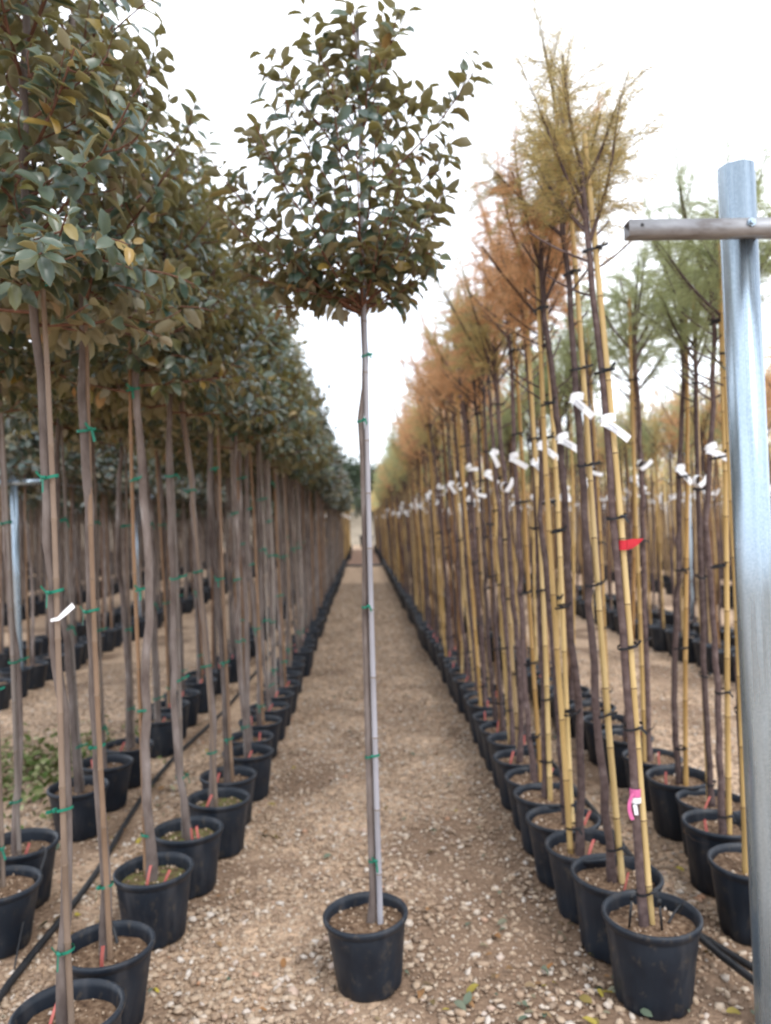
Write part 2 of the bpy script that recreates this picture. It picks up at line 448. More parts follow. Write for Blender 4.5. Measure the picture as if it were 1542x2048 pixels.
# bank beyond the rows
xs = np.linspace(-60, 60, 41); ys = np.linspace(56, 120, 26)
X, Y = np.meshgrid(xs, ys)
Z = np.clip((Y - 57) / 9, 0, 1) ** 0.8 * 2.7 + np.clip((Y - 66) / 54, 0, 1) * 3.0 + 0.25 * np.sin(X * 0.9 + np.sin(Y)) * np.clip((Y - 57) / 4, 0, 1) - 0.02
n, m_ = X.shape
ii, jj = np.meshgrid(np.arange(n - 1), np.arange(m_ - 1), indexing='ij')
F = np.stack([ii * m_ + jj, ii * m_ + jj + 1, (ii + 1) * m_ + jj + 1, (ii + 1) * m_ + jj], -1).reshape(-1, 4)
ob('earth_bank', mesh_np('earth_bank', np.stack([X, Y, Z], -1).reshape(-1, 3), [F], ['bank'], smooth=True), kind='structure')

# ------------------------------------------------------------------ pots and soil
def pot_mesh(name, r0, r1, h, ribs, seg=40):
    """moulded pot: fluted foot, tapering wall, rolled lip, inner wall"""
    prof = [(0.0, 0.0, 0), (r0 * .96, 0.0, 1), (r0, .008, 1), (r0 + (r1 - r0) * .18, h * .2, .85), (r0 + (r1 - r0) * .36, h * .4, .3), (r0 + (r1 - r0) * .6, h * .62, .05), (r0 + (r1 - r0) * .86, h * .86, 0),
            (r1 - .004, h - .028, 0), (r1 + .003, h - .022, 0), (r1 + .007, h - .012, 0), (r1 + .007, h - .004, 0), (r1 + .002, h, 0), (r1 - .005, h - .002, 0), (r1 - .009, h - .02, 0), (r1 - .014, h - .09, 0)]
    th = np.arange(seg) * 2 * math.pi / seg
    V = []
    for r, z, k in prof:
        fl = 1 - 0.085 * k * np.clip(np.cos(ribs * th), 0, 1) ** 6
        V.append(np.stack([r * fl * np.cos(th), r * fl * np.sin(th), np.full(seg, z)], -1))
    V = np.array(V); n = len(prof)
    i = np.arange(n - 1)[:, None]; j = np.arange(seg)[None]; j2 = (j + 1) % seg
    F = np.stack([i * seg + j, i * seg + j2, (i + 1) * seg + j2, (i + 1) * seg + j], -1).reshape(-1, 4)
    return mesh_np(name, V.reshape(-1, 3), [F], ['pot'], smooth=True)

def soil_mesh(name, r, z, mat, rg):
    """lumpy disc of soil with bits of gravel, closed by a shallow skirt"""
    b = B()
    seg, rings = 24, 7
    V = [[0, 0, z]]
    for k in range(1, rings + 1):
        for s in range(seg):
            aa = 2 * math.pi * s / seg
            V.append([r * k / rings * math.cos(aa), r * k / rings * math.sin(aa), z + rg.normal(0, .0035) - .004 * (k / rings) ** 2])
    F = [[0, 1 + s, 1 + (s + 1) % seg] for s in range(seg)]
    b.add(V, F + [])
    Q = []
    for k in range(rings - 1):
        for s in range(seg):
            a0 = 1 + k * seg + s; a1 = 1 + k * seg + (s + 1) % seg
            Q.append([a0, a0 + seg, a1 + seg, a1])
    b.add(V, Q)
    for k in range(46):
        rr = r * math.sqrt(rg.random()) * .93; aa = rg.random() * 6.283; q = rg.uniform(.003, .009)
        c = np.array([rr * math.cos(aa), rr * math.sin(aa), z + q * .3])
        O = np.array([[1, 0, 0], [-1, 0, 0], [0, 1, 0], [0, -1, 0], [0, 0, 1], [0, 0, -1]], float) * q * rg.uniform(.6, 1.2, (6, 3))
        b.add(O + c, [[0, 2, 4], [2, 1, 4], [1, 3, 4], [3, 0, 4], [2, 0, 5], [1, 2, 5], [3, 1, 5], [0, 3, 5]], 1)
    return b.mesh(name, [mat, 'stone'])

POT = {'o': [pot_mesh('pot_o', .112, .137, .25, 6), pot_mesh('pot_o2', .108, .14, .24, 8)],
       't': [pot_mesh('pot_t', .118, .148, .265, 8), pot_mesh('pot_t2', .115, .145, .26, 10)],
       'c': [pot_mesh('pot_c', .108, .136, .24, 7)]}
SOIL = {'o': [soil_mesh('soil_o', .128, .205, 'soil', rng), soil_mesh('soil_om', .128, .208, 'mossy', rng)],
        't': [soil_mesh('soil_t', .139, .235, 'soil', rng), soil_mesh('soil_t2', .136, .226, 'soil', rng)],
        'c': [soil_mesh('soil_c', .128, .205, 'soil', rng)]}

# ------------------------------------------------------------------ leaves
def leaf_template(k, L=1.0, Wd=0.255):
    """ovate wavy-edged leaf along +Y, normal +Z; upper side (12 tris) and underside (12 tris)"""
    rg = np.random.default_rng(k)
    st = [(0.20, .74), (0.50, 1.0), (0.80, .72)]
    top = [[0, 0, 0]]
    for t, w in st:
        cz = -(.10 + .05 * k) * t * t
        wl, wr = rg.normal(0, .06, 2)
        top += [[-Wd * w * rg.uniform(.9, 1.1), t, cz + .10 + wl], [0, t, cz], [Wd * w * rg.uniform(.9, 1.1), t, cz + .10 + wr]]
    top.append([rg.normal(0, .03), 1, -.12 - .05 * k])
    top = np.array(top, float) * L
    low = top.copy(); low[:, 2] -= .012
    tri = [[0, 2, 1], [0, 3, 2]]
    for s in (0, 1):
        o = 1 + s * 3
        for q in (0, 1):
            a0, a1, b0, b1 = o + q, o + q + 1, o + 3 + q, o + 4 + q
            tri += [[a0, a1, b1], [a0, b1, b0]]
    tri += [[7, 8, 10], [8, 9, 10]]
    tri = np.array(tri)
    return np.vstack([top, low]), np.vstack([tri, tri[:, ::-1] + 11]), np.r_[np.zeros(12), np.ones(12)]
LT = [leaf_template(k) for k in range(5)]

def frames(D, N):
    D = unit(D); Xv = unit(np.cross(D, N)); Nn = np.cross(Xv, D)
    return Xv, D, Nn

def leaves_mesh(name, P, D, N, S, mats=('leaf_top', 'leaf_low')):
    Xv, D, Nn = frames(D, N)
    V, F, mi = [], [], []
    k = rng.integers(0, len(LT), len(P)); off = 0
    for q in range(len(LT)):
        s = k == q
        if not s.any(): continue
        tv, tf, tm = LT[q]
        loc = tv[None] * S[s][:, None, None]
        W = P[s][:, None] + loc[..., 0:1] * Xv[s][:, None] + loc[..., 1:2] * D[s][:, None] + loc[..., 2:3] * Nn[s][:, None]
        c = s.sum()
        V.append(W.reshape(-1, 3)); F.append((tf[None] + (np.arange(c) * 22)[:, None, None]).reshape(-1, 3) + off); mi.append(np.tile(tm, c)); off += c * 22
    return mesh_np(name, np.concatenate(V), [np.concatenate(F)], mats, np.concatenate(mi))

def along(P, step, start=0.0):
    P = np.asarray(P); seg = np.linalg.norm(np.diff(P, axis=0), axis=1); cum = np.r_[0, np.cumsum(seg)]
    t = np.arange(start, cum[-1], step)
    Q = np.stack([np.interp(t, cum, P[:, k]) for k in range(3)], -1)
    T = unit(np.stack([np.interp(t + .01, cum, P[:, k]) - np.interp(t - .01, cum, P[:, k]) for k in range(3)], -1))
    return Q, T

def curve3(a, d0, d1, L, n=7):
    """curved shoot from a, heading from d0 to d1"""
    t = np.linspace(0, 1, n)[:, None]
    d = unit(unit(d0)[None] * (1 - t) + unit(d1)[None] * t)
    return np.vstack([a, a + np.cumsum((d[1:] + d[:-1]) / 2, axis=0) * L / (n - 1)])

def dress(shoots, rg, step=.021, size=(.050, .079), outw=.75):
    """alternate leaves along shoots [(points, from)]"""
    PP, DD, NN, SS = [], [], [], []
    for P, s0 in shoots:
        Q, T = along(P, step, s0)
        if len(Q) == 0: continue
        k = np.arange(len(Q)); az = k * 2.4 + rg.random() * 6.28 + rg.normal(0, .4, len(Q))
        U = unit(np.cross(T, np.array([.3, .2, .9]))); W = np.cross(T, U)
        rad = np.cos(az)[:, None] * U + np.sin(az)[:, None] * W
        D = unit(T * rg.uniform(.35, .9, (len(Q), 1)) + rad + np.array([0, 0, -.12]) + rg.normal(0, .15, (len(Q), 3)))
        ax = unit(np.c_[Q[:, :2], np.zeros(len(Q))])
        N = unit(np.array([0, 0, .75]) + .3 * T + outw * ax + rg.normal(0, .42, (len(Q), 3)))
        D = unit(D - .45 * N * (D * N).sum(1)[:, None] + np.array([0, 0, .10]))
        PP.append(Q + D * .008); DD.append(D); NN.append(N)
        SS.append(rg.uniform(*size, len(Q)) * np.where(np.arange(len(Q)) > len(Q) - 3, .72, 1))
    return np.concatenate(PP), np.concatenate(DD), np.concatenate(NN), np.concatenate(SS)

def trunk_path(rg, h, amp, z0=.16):
    z = np.linspace(z0, h, 26)
    p1, p2 = rg.random(2) * 6.28
    x = amp * (np.sin(z * 2.4 + p1) + .5 * np.sin(z * 5.3 + p2)); y = amp * (np.cos(z * 2.1 + p2) + .4 * np.sin(z * 4.7 + p1))
    x = x + amp * .22 * rg.normal(0, 1, len(z)); y = y + amp * .22 * rg.normal(0, 1, len(z))
    return np.stack([x, y, z], -1)

def cane_mesh(name, base, top, r0, r1, step, mats, rg, bend=.008):
    """bamboo cane with swollen dark nodes"""
    base = np.array(base); top = np.array(top); L = np.linalg.norm(top - base)
    s = [0.0]; mi = []
    q = rg.uniform(.05, step)
    while q < L - .03:
        s += [q - .006, q - .002, q + .002, q + .006]; q += step * rg.uniform(.8, 1.2)
    s.append(L); s = np.array(s)
    P = base + (top - base) * (s / L)[:, None]
    ph = rg.random() * 6.28
    P[:, 0] += bend * np.sin(s * 2.2 + ph); P[:, 1] += bend * np.cos(s * 1.9 + ph)
    r = r0 + (r1 - r0) * s / L
    k = np.arange(len(s)); isn = (k > 0) & (k < len(s) - 1) & (((k - 1) % 4 == 1) | ((k - 1) % 4 == 2))
    r = np.where(isn, r * 1.13, r)
    seg_m = np.array([1 if isn[i] and isn[i + 1] else 0 for i in range(len(s) - 1)])
    b = B(); b.tube(P, r, 9, list(seg_m))
    return b.mesh(name, mats, True), P

def tie_mesh(name, rx, ry, mat, tail, rg):
    """flat band looped round stem and cane, knotted, with loose tails"""
    b = B()
    an = np.linspace(0, 2 * math.pi, 17)
    P = np.stack([rx * np.cos(an), ry * np.sin(an), .006 * np.sin(an + 1)], -1)
    b.ribbon(P, np.tile([0, 0, .0042], (17, 1)))
    k = np.array([rx * .3, -ry, 0])
    b.tube([k + [-.008, -.002, 0], k + [0, -.006, .001], k + [.008, -.002, 0]], .005, 6)
    for dx, dz in tail:
        t = np.linspace(0, 1, 6)[:, None]
        Q = k + np.array([0, -.005, 0]) + t * np.array([dx, -.006, dz * .4]) + t ** 2 * np.array([0, -.002, dz * .6])
        b.ribbon(Q, np.tile(unit(np.array([-dz, 0.001, dx])) * .0042, (6, 1)))
    return b.mesh(name, [mat])
TIE_G = [tie_mesh('tie_g%d' % k, .029, .021, 'tie_g', tl, rng) for k, tl in enumerate([[(.035, .008)], [(-.018, .018), (.008, -.04)], [(.012, -.018)]])]
TIE_B = [tie_mesh('tie_b%d' % k, .034, .023, 'tie_b', tl, rng) for k, tl in enumerate([[(.03, .006)], [(-.028, .004), (.02, .02)], [(.015, -.02)]])]

# ------------------------------------------------------------------ oleaster variants
def limb_tubes(b, shoots, r0, mi):
    for P, _ in shoots:
        k = len(P)
        b.tube(P, np.linspace(r0 * (.55 + .12 * k / 7), r0 * .28, k), 5, mi, cap=False)

def oleaster(rg, z0, z1, Rad, n, step, trunk_r, amp=.010):
    h = z1 - .25
    tp = trunk_path(rg, h, amp)
    def trunk_at(z):
        return np.array([np.interp(z, tp[:, 2], tp[:, 0]), np.interp(z, tp[:, 2], tp[:, 1]), z])
    main, twigs = [], []
    for i in range(n):
        f = (i + rg.random() * .8) / n
        zs = z0 - .03 + f * (z1 - z0 - .28)
        az = i * 2.39996 + rg.normal(0, .3)
        out = np.array([math.cos(az), math.sin(az), 0])
        up = -.05 + 1.25 * f + rg.uniform(-.15, .3)
        L = Rad * (1.10 - .40 * f) * rg.uniform(.8, 1.25)
        P = curve3(trunk_at(zs), out + np.array([0, 0, up * .7]), out * .8 + np.array([0, 0, up * 1.5 + .1]), L, 8)
        main.append((P, L * .22))
        nt_ = 6 if f < .7 else 4
        for q in range(nt_):
            ip = 1 + int((q + .5) / nt_ * 6.2)
            d = unit(P[min(ip + 1, 7)] - P[ip])
            sd = unit(np.cross(d, [0, 0, 1.0]) * rg.choice([-1, 1]) + rg.normal(0, .5, 3))
            Lt = rg.uniform(.09, .21)
            twigs.append((curve3(P[ip], d * .5 + sd, d + np.array([0, 0, .5 if rg.random() < .7 else -.5]), Lt, 5), .02))
    lead = np.vstack([trunk_at(h - .02), trunk_at(h - .02) + [.01, 0, .13], trunk_at(h - .02) + [.0, .01, .3]])
    twigs.append((lead, .0))
    # skirt of drooping twigs under the crown
    for i in range(22):
        az = rg.random() * 6.28; rr = Rad * rg.uniform(.15, .85)
        a0 = trunk_at(z0 + .1) + np.array([math.cos(az) * rr, math.sin(az) * rr, rg.uniform(0, .06)])
        twigs.append((curve3(a0, [math.cos(az), math.sin(az), -.1], [math.cos(az), math.sin(az), -.6], .14, 5), 0))
    P, D, N, S = dress(main + twigs, rg, step)
    b = B()
    zz = tp[:, 2]
    rr = trunk_r * (1.12 - .42 * (zz - .2) / h)
    rr[0:2] *= 1.25
    b.tube(tp, rr, 9, 0)
    limb_tubes(b, main, .008, 1)
    limb_tubes(b, twigs, .0045, 1)
    return tp, b, (P, D, N, S)

OLE = []
for k in range(6):
    rg = np.random.default_rng(100 + k)
    tp, bb, lv = oleaster(rg, 2.10, 3.22 + .06 * (k % 3), .42, 20, .0165, .0138 + .0012 * (k % 3), .014)
    cy = -1 if k % 2 else 1
    cn, cp = cane_mesh('cane_o%d' % k, (tp[0, 0] + .028 * cy, tp[0, 1] - .012 * cy, .12), (tp[18, 0] + .021 * cy, tp[18, 1] - .012 * cy, 2.32), .0088, .0066, .19, ['cane_o', 'node_o'], rg, .007)
    OLE.append(dict(trunk=bb.mesh('trunk_o%d' % k, ['bark_o', 'twig_o'], True), crown=leaves_mesh('crown_o%d' % k, *lv), cane=cn, cp=cp, tp=tp, leaves=lv))

# lighter meshes for the trees far down the rows
def simple_leaves(name, lv, keep, grow, mats=('leaf_top', 'leaf_low')):
    P, D, N, S = lv
    s = rng.choice(len(P), int(len(P) * keep), replace=False)
    Xv, Dd, Nn = frames(D[s], N[s])
    tv = np.array([[0, 0, 0], [-.3, .45, .05], [0, 1, -.1], [.3, .45, .05]]) * grow
    loc = tv[None] * S[s][:, None, None]
    W = P[s][:, None] + loc[..., 0:1] * Xv[:, None] + loc[..., 1:2] * Dd[:, None] + loc[..., 2:3] * Nn[:, None]
    c = len(s); o = (np.arange(c) * 4)[:, None]
    return W.reshape(-1, 3), np.vstack([o + [0, 2, 1], o + [0, 3, 2]]), np.tile((np.arange(c) % 3 == 0).astype(int), 2)
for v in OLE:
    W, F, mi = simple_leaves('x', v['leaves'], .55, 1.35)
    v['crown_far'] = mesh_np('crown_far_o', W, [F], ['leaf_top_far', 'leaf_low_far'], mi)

# ------------------------------------------------------------------ tamarisk variants
def filaments(Pb, Db, L, w):
    """thin tapering needles: one slender kite each"""
    n = len(Pb)
    side = unit(np.cross(Db, rng.normal(0, 1, (n, 3))))
    mid = Pb + Db * (L * .45)[:, None]
    tip = Pb + Db * L[:, None] + np.array([0, 0, -1.0]) * (L * .12)[:, None]
    V = np.stack([Pb, mid - side * w, tip, mid + side * w], 1).reshape(-1, 3)
    o = (np.arange(n) * 4)[:, None]
    return V, np.vstack([o + [0, 2, 1], o + [0, 3, 2]])

def tamarisk(rg, z0, z1, nsc, ntw, nfil, fw, trunk_r, amp=.012, tw_seg=3):
    h = z0 + .12
    tp = trunk_path(rg, h, amp)
    def at(z):
        return np.array([np.interp(z, tp[:, 2], tp[:, 0]), np.interp(z, tp[:, 2], tp[:, 1]), z])
    b = B(); zz = tp[:, 2]
    rr = trunk_r * (1.1 - .45 * (zz - .2) / h); rr[0:2] *= 1.2
    b.tube(tp, rr, 9, 0)
    FP, FD, FL = [], [], []
    def spray(Q, T, k, ln):
        nn = len(Q) * k
        i = np.repeat(np.arange(len(Q)), k)
        d = unit(T[i] * .8 + rg.normal(0, .75, (nn, 3)) + np.array([0, 0, .12]))
        FP.append(Q[i] + rg.normal(0, .004, (nn, 3))); FD.append(d); FL.append(rg.uniform(.6, 1.25, nn) * ln)
    for i in range(nsc):
        f = i / max(1, nsc - 1)
        zs = z0 - .14 + f * .26
        az = i * 2.39996 + rg.normal(0, .4)
        tilt = rg.uniform(.08, .55) * (1.1 - .5 * f)
        out = np.array([math.cos(az), math.sin(az), 0])
        L = (z1 - zs) * rg.uniform(.45, .88) * (1.0 if tilt < .35 else .68)
        P = curve3(at(zs), out * (tilt + .35) + np.array([0, 0, .9]), out * tilt + np.array([0, 0, 1.0]) + rg.normal(0, .12, 3), L, 8)
        r = np.linspace(.0075, .0042, 8)
        b.tube(P, r, 5, 0)
        for q in range(ntw):
            t = .12 + .86 * (q + rg.random()) / ntw
            ip = min(6, int(t * 7)); p = P[ip] + (P[ip + 1] - P[ip]) * (t * 7 - ip)
            d = unit(P[ip + 1] - P[ip])
            sd = unit(rg.normal(0, 1, 3) + out * .35)
            Lt = rg.uniform(.08, .24) * (1.15 - .45 * t)
            C = curve3(p, d * .7 + sd * .8, d * .3 + sd + np.array([0, 0, -.3 if t < .5 else .1]), Lt, 5)
            b.tube(C[[0, 2, 4]], [.0011, .0009, .0006], tw_seg, 0, cap=False)
            Q, T = along(C, .012, .0)
            spray(Q, T, max(1, int(nfil * rg.uniform(.6, 1.4))), .028 if nfil > 8 else .034)
        if rg.random() < .7:
            C = curve3(P[-1], P[-1] - P[-2], P[-1] - P[-2] + rg.normal(0, .02, 3), .16, 5)
            b.tube(C[[0, 2, 4]], [.0022, .0016, .0009], tw_seg, 0, cap=False)
            Q, T = along(np.vstack([P[-2], C]), .009, .0)
            spray(Q, T, nfil, .034)
    # a few cut stubs and low side twigs
    for i in range(5):
        az = rg.random() * 6.28; zs = z0 - rg.uniform(.0, .5); out = np.array([math.cos(az), math.sin(az), 0])
        P = curve3(at(zs), out + [0, 0, .5], out + [0, 0, .9], rg.uniform(.08, .26), 5)
        b.tube(P, np.linspace(.0045, .003, 5), 5, 0)
        if i < 2:
            Q, T = along(P, .014, .05)
            spray(Q, T, max(1, nfil // 2), .034)
    FP, FD, FL = map(np.concatenate, (FP, FD, FL))
    V, F = filaments(FP, FD, FL, fw)
    return tp, b, V, F

TAM = []
for k in range(8):
    rg = np.random.default_rng(300 + k)
    hi = k < 4
    tp, bb, V, F = tamarisk(rg, 2.58 if hi else 2.46, 3.14 + .08 * (k % 3), 8, 16, 12 if hi else 5, .00044 if hi else .0010, .0132 + .001 * (k % 3), .007 if k == 0 else .014)
    sd = -1 if k % 3 == 2 else 1
    cn, cp = cane_mesh('cane_t%d' % k, (tp[0, 0] + .034 * sd, tp[0, 1] + .012 * (-1) ** k, .14), (tp[25, 0] + .027 * sd, tp[25, 1] + .01 * (-1) ** k, 2.80 + .12 * (k % 2)), .0122, .0085, .24, ['cane_t', 'node'], rg, .007)
    cm = {c: mesh_np('crown_t%d_%s' % (k, c), V, [F], ['tam_' + c]) for c in ('green', 'gold', 'orange')}
    TAM.append(dict(trunk=bb.mesh('trunk_t%d' % k, ['bark_t'], True), cane=cn, cp=cp, tp=tp, crown=cm))

# ------------------------------------------------------------------ small fittings
def tag_mesh():
    """white plastic label: short flap round the stem, long tail hanging to the lower right"""
    b = B()
    b.ribbon([(.024, -.022, .014), (.006, -.026, .016), (-.014, -.024, .012), (-.024, -.018, .006)], np.tile([0, .001, .014], (4, 1)))
    P = np.array([(-.022, -.019, -.002), (-.014, -.031, -.004), (.012, -.036, -.022), (.038, -.036, -.042), (.064, -.032, -.062)])
    w = np.array([.0085, 0, .0110])
    b.ribbon(P, np.tile(w, (5, 1)))
    an = np.linspace(-.3, math.pi + .3, 9)
    b.ribbon(np.stack([.024 * np.cos(an), .02 * np.sin(an), np.full(9, .008)], -1), np.tile([0, 0, .006], (9, 1)))
    return b.mesh('tag', ['tag'])
def curl_mesh():
    """label curled into a hook"""
    b = B()
    an = np.linspace(.2, 4.2, 10)
    b.ribbon(np.stack([.026 * np.cos(an) - .01, np.full(10, -.024), .03 * np.sin(an) - .004], -1), np.stack([.002 * np.cos(an), np.full(10, .011), .002 * np.sin(an)], -1))
    b.ribbon([(-.02, -.03, -.026), (.012, -.034, -.012), (.052, -.03, .018)], np.tile([-.006, 0, .011], (3, 1)))
    return b.mesh('tag_curl', ['tag'])
TAG, CURL = tag_mesh(), curl_mesh()
def marker_mesh(mat):
    b = B()
    t = np.linspace(0, 1, 5)[:, None]
    P = np.array([0, 0, -.03]) + t * np.array([.004, 0, .105]) + t ** 2 * np.array([.012, .004, 0])
    W = np.tile([.0055, 0, 0], (5, 1)); b.ribbon(P, W); b.ribbon(P + [0, .0012, 0], -W)
    return b.mesh('marker_' + mat, [mat])
MARK, MARKB = marker_mesh('marker'), marker_mesh('blue')

ORD = ['first', 'second', 'third', 'fourth', 'fifth', 'sixth', 'seventh', 'eighth', 'ninth', 'tenth', 'eleventh', 'twelfth', 'thirteenth', 'fourteenth', 'fifteenth', 'sixteenth', 'seventeenth', 'eighteenth', 'nineteenth', 'twentieth'] + ['twenty-' + k for k in ('first', 'second', 'third', 'fourth', 'fifth', 'sixth', 'seventh', 'eighth', 'ninth')]

def tilt(lx, ly, rz, s=1.0):
    return Matrix.Rotation(ly, 4, 'Y') @ Matrix.Rotation(lx, 4, 'X') @ Matrix.Rotation(rz, 4, 'Z') @ Matrix.Diagonal((1, 1, s, 1))

def lettering(parent, text, M_, size):
    c = bpy.data.curves.new('lettering', 'FONT')
    c.body = text
    c.size = size
    c.resolution_u = 2
    c.materials.append(M['ink'])
    o = bpy.data.objects.new('text_source', c)
    col.objects.link(o)
    bpy.context.view_layer.update()
    me = bpy.data.meshes.new_from_object(o.evaluated_get(bpy.context.evaluated_depsgraph_get()))
    bpy.data.objects.remove(o)
    return ob('lettering', me, parent, mat=M_)

LM = [mesh_np('leaf_%d' % k, tv, [tf], ['leaf_top', 'leaf_low'], tm) for k, (tv, tf, tm) in enumerate(LT)]
def place_leaves(idx, P, Xv, Dd, Nn, S, parent):
    for q in idx:
        mtx = Matrix(np.stack([Xv[q], Dd[q], Nn[q]], 1).tolist()).to_4x4() @ Matrix.Diagonal((S[q], S[q], S[q], 1))
        mtx.translation = P[q].tolist()
        ob('leaf', LM[q % 5], parent, mat=mtx)

def plant(kind, x, y, label, cat, group, var, rz, lx, ly, scale=1.0, ntie=0, marks=0, tagmesh=None, crown=None, far=False, mossy=False, text=False, pick=0, straw=False):
    name = 'oleaster_tree' if kind == 'o' else 'tamarisk_tree'
    v = (OLE if kind == 'o' else TAM)[var]
    t = thing(name, label, cat, (x, y, 0), group)
    pi = random.randrange(2)
    p = ob('pot', POT[kind][pi], t); p.rotation_euler = (random.gauss(0, .015), random.gauss(0, .015), random.random() * 6.28); p.scale = (random.uniform(.98, 1.05), random.uniform(.98, 1.05), random.uniform(.97, 1.05))
    s = ob('soil', SOIL[kind][1 if mossy else (pi if kind == 't' else 0)], t); s.rotation_euler = (0, 0, random.random() * 6.28)
    Mt = tilt(lx, ly, rz, scale)
    ob('trunk', v['trunk'], t, mat=Mt)
    cn_ = ob('cane', v['cane'], t, mat=Mt)
    if straw:
        cn_.material_slots[0].link = 'OBJECT'
        cn_.material_slots[0].material = M['cane_s']
    if kind == 'o':
        if pick:
            P_, D_, N_, S_ = v['leaves']
            front = np.argsort(-(np.sin(rz) * P_[:, 0] + np.cos(rz) * P_[:, 1]) * -1)[:pick]      # the leaves on the aisle-end side of the crown
            rest_ = np.setdiff1d(np.arange(len(P_)), front)
            cr_ = ob('crown', leaves_mesh('crown_near', P_[rest_], D_[rest_], N_[rest_], S_[rest_]), t, mat=Mt, kind='stuff')
            place_leaves(front, P_, *frames(D_, N_), S_, cr_)
        else:
            ob('crown', v['crown_far'] if far else v['crown'], t, mat=Mt, kind='stuff')
    else:
        ob('crown', v['crown'][crown], t, mat=Mt, kind='stuff')
    def stem(z):
        tp, cp = v['tp'], v['cp']
        a = np.array([np.interp(z, tp[:, 2], tp[:, k]) for k in (0, 1)]); c = np.array([np.interp(z, cp[:, 2], cp[:, k]) for k in (0, 1)])
        return Vector(((a[0] + c[0]) / 2, (a[1] + c[1]) / 2, z)), math.atan2(c[1] - a[1], c[0] - a[0]), Vector((a[0], a[1], z))
    for k in range(ntie):
        z = (.42 + 1.75 * k / max(1, ntie - 1) + random.uniform(-.08, .08)) if kind == 'o' else (.40 + 2.0 * k / max(1, ntie - 1) + random.uniform(-.08, .08))
        c, an, _ = stem(z)
        q = an + rz
        if abs(q) > math.pi / 2: q += math.pi
        ob('tie', random.choice(TIE_G if kind == 'o' else TIE_B), t, mat=Matrix.Translation(Mt @ c) @ Matrix.Rotation(ly, 4, 'Y') @ Matrix.Rotation(q if math.cos(q) > 0 else q + math.pi, 4, 'Z'))
    sz = .20 if kind == 'o' else .228
    for k in range(marks):
        aa = random.uniform(3.4, 6.0); rr = random.uniform(.05, .095)
        mk = ob('plant_marker', MARK, t, (rr * math.cos(aa), rr * math.sin(aa), sz))
        mk.rotation_euler = (random.uniform(-.35, .2), random.uniform(-.4, .4), random.uniform(-.6, .6))
    if tagmesh is not None:
        z = 1.87 + random.uniform(-.035, .035)
        c, _, st = stem(z)
        MT = Matrix.Translation(Mt @ st) @ Matrix.Rotation(random.uniform(-.3, .3), 4, 'Z') @ Matrix.Rotation(random.uniform(-.2, .25) if text else random.uniform(-.9, .9), 4, 'Y') @ Matrix.Diagonal((.96, 1, .96, 1))
        g = ob('name_tag', tagmesh, t, mat=MT)
        if text:
            ex = Vector((.026, 0, -.020)).normalized(); ez = Vector((.0105, 0, .0135)).normalized(); ey = ez.cross(ex)
            Mx = Matrix((ex, ez, ex.cross(ez))).transposed().to_4x4(); Mx.translation = (-.0145, -.0385, -.0085)
            lettering(g, 'TAMARIX', Mx @ Matrix.Translation((0, .0008, .0)), .0112)
            Mx2 = Mx.copy(); Mx2.translation = Vector(Mx.translation) + ex * .004 - ez * .0098 + Vector((0, -.0006, 0))
            lettering(g, 'GALLICA', Mx2, .0112)
    return t

# ------------------------------------------------------------------ left: oleaster rows
L1 = [(-.81, 2.12), (-.82, 2.45), (-.81, 2.97), (-.77, 3.34), (-.71, 3.72), (-.72, 4.06), (-.675, 4.45), (-.71, 4.80), (-.70, 5.2), (-.69, 5.62), (-.69, 6.0), (-.68, 6.4)]
yy = 6.78
while yy < 27.6:
    L1.append((-.69 + random.gauss(0, .025), yy + random.gauss(0, .03))); yy += .385
LEAN1 = [-.022, -.018, -.014, -.028, -.058, -.030, -.026, -.02, -.03, -.025]
for i, (x, y) in enumerate(L1):
    nr = i < 12
    if i < 29:
        lab = 'staked potted oleaster, %s pot from the front along the left aisle edge' % ORD[i]; g = 'oleasters lining the left of the aisle'
    else:
        lab = 'distant potted oleaster far down the left edge of the aisle'; g = 'far oleasters of the left aisle row'
    t = plant('o', x, y, lab, 'tree', g, i % 6 if nr else random.randrange(6), random.random() * 6.28 if i > 2 else (0.4, 2.6, 3.3)[i], random.gauss(0, .008), LEAN1[i] if i < 10 else random.gauss(-.022, .02), random.uniform(.94, 1.06),
              ntie=5 if nr else (3 if i < 20 else 0), marks=(2 if i in (2, 3) else 1) if i < 20 else 0, far=y > 9, mossy=i in (2, 3, 4), pick=220 if i < 3 else 0)
    if i == 0:
        b_ = B(); b_.ribbon([(-.012, -.022, .0), (.01, -.026, .004), (.032, -.03, .022), (.052, -.028, .04)], [(0, 0, .004), (-.002, 0, .005), (-.004, 0, .006), (-.004, 0, .006)])
        ob('name_tag', b_.mesh('left_tag', ['tag']), t, (-.012, -.01, 1.30))
y = 2.6; i = 0
L2pos = [(-1.38, 2.93), (-1.44, 3.27), (-1.46, 3.98), (-1.45, 4.35), (-1.44, 4.74), (-1.40, 5.34)]
yy = 5.75
while yy < 27.6:
    L2pos.append((-1.41 + random.gauss(0, .03), yy + random.gauss(0, .03))); yy += .39
for i, (x, y) in enumerate(L2pos):
    if i < 14:
        lab = 'potted oleaster, %s from the front in the second row left, beyond the hose' % ORD[i]; g = 'oleasters of the second left row'
    else:
        lab = 'distant potted oleaster in the second row left of the aisle'; g = 'far oleasters of the second left row'
    plant('o', x, y, lab, 'tree', g, random.randrange(6), random.random() * 6.28, random.gauss(0, .008), random.gauss(-.018, .014), random.uniform(.96, 1.03), ntie=4 if i < 9 else 0, marks=1 if i < 12 else 0, far=y > 8)
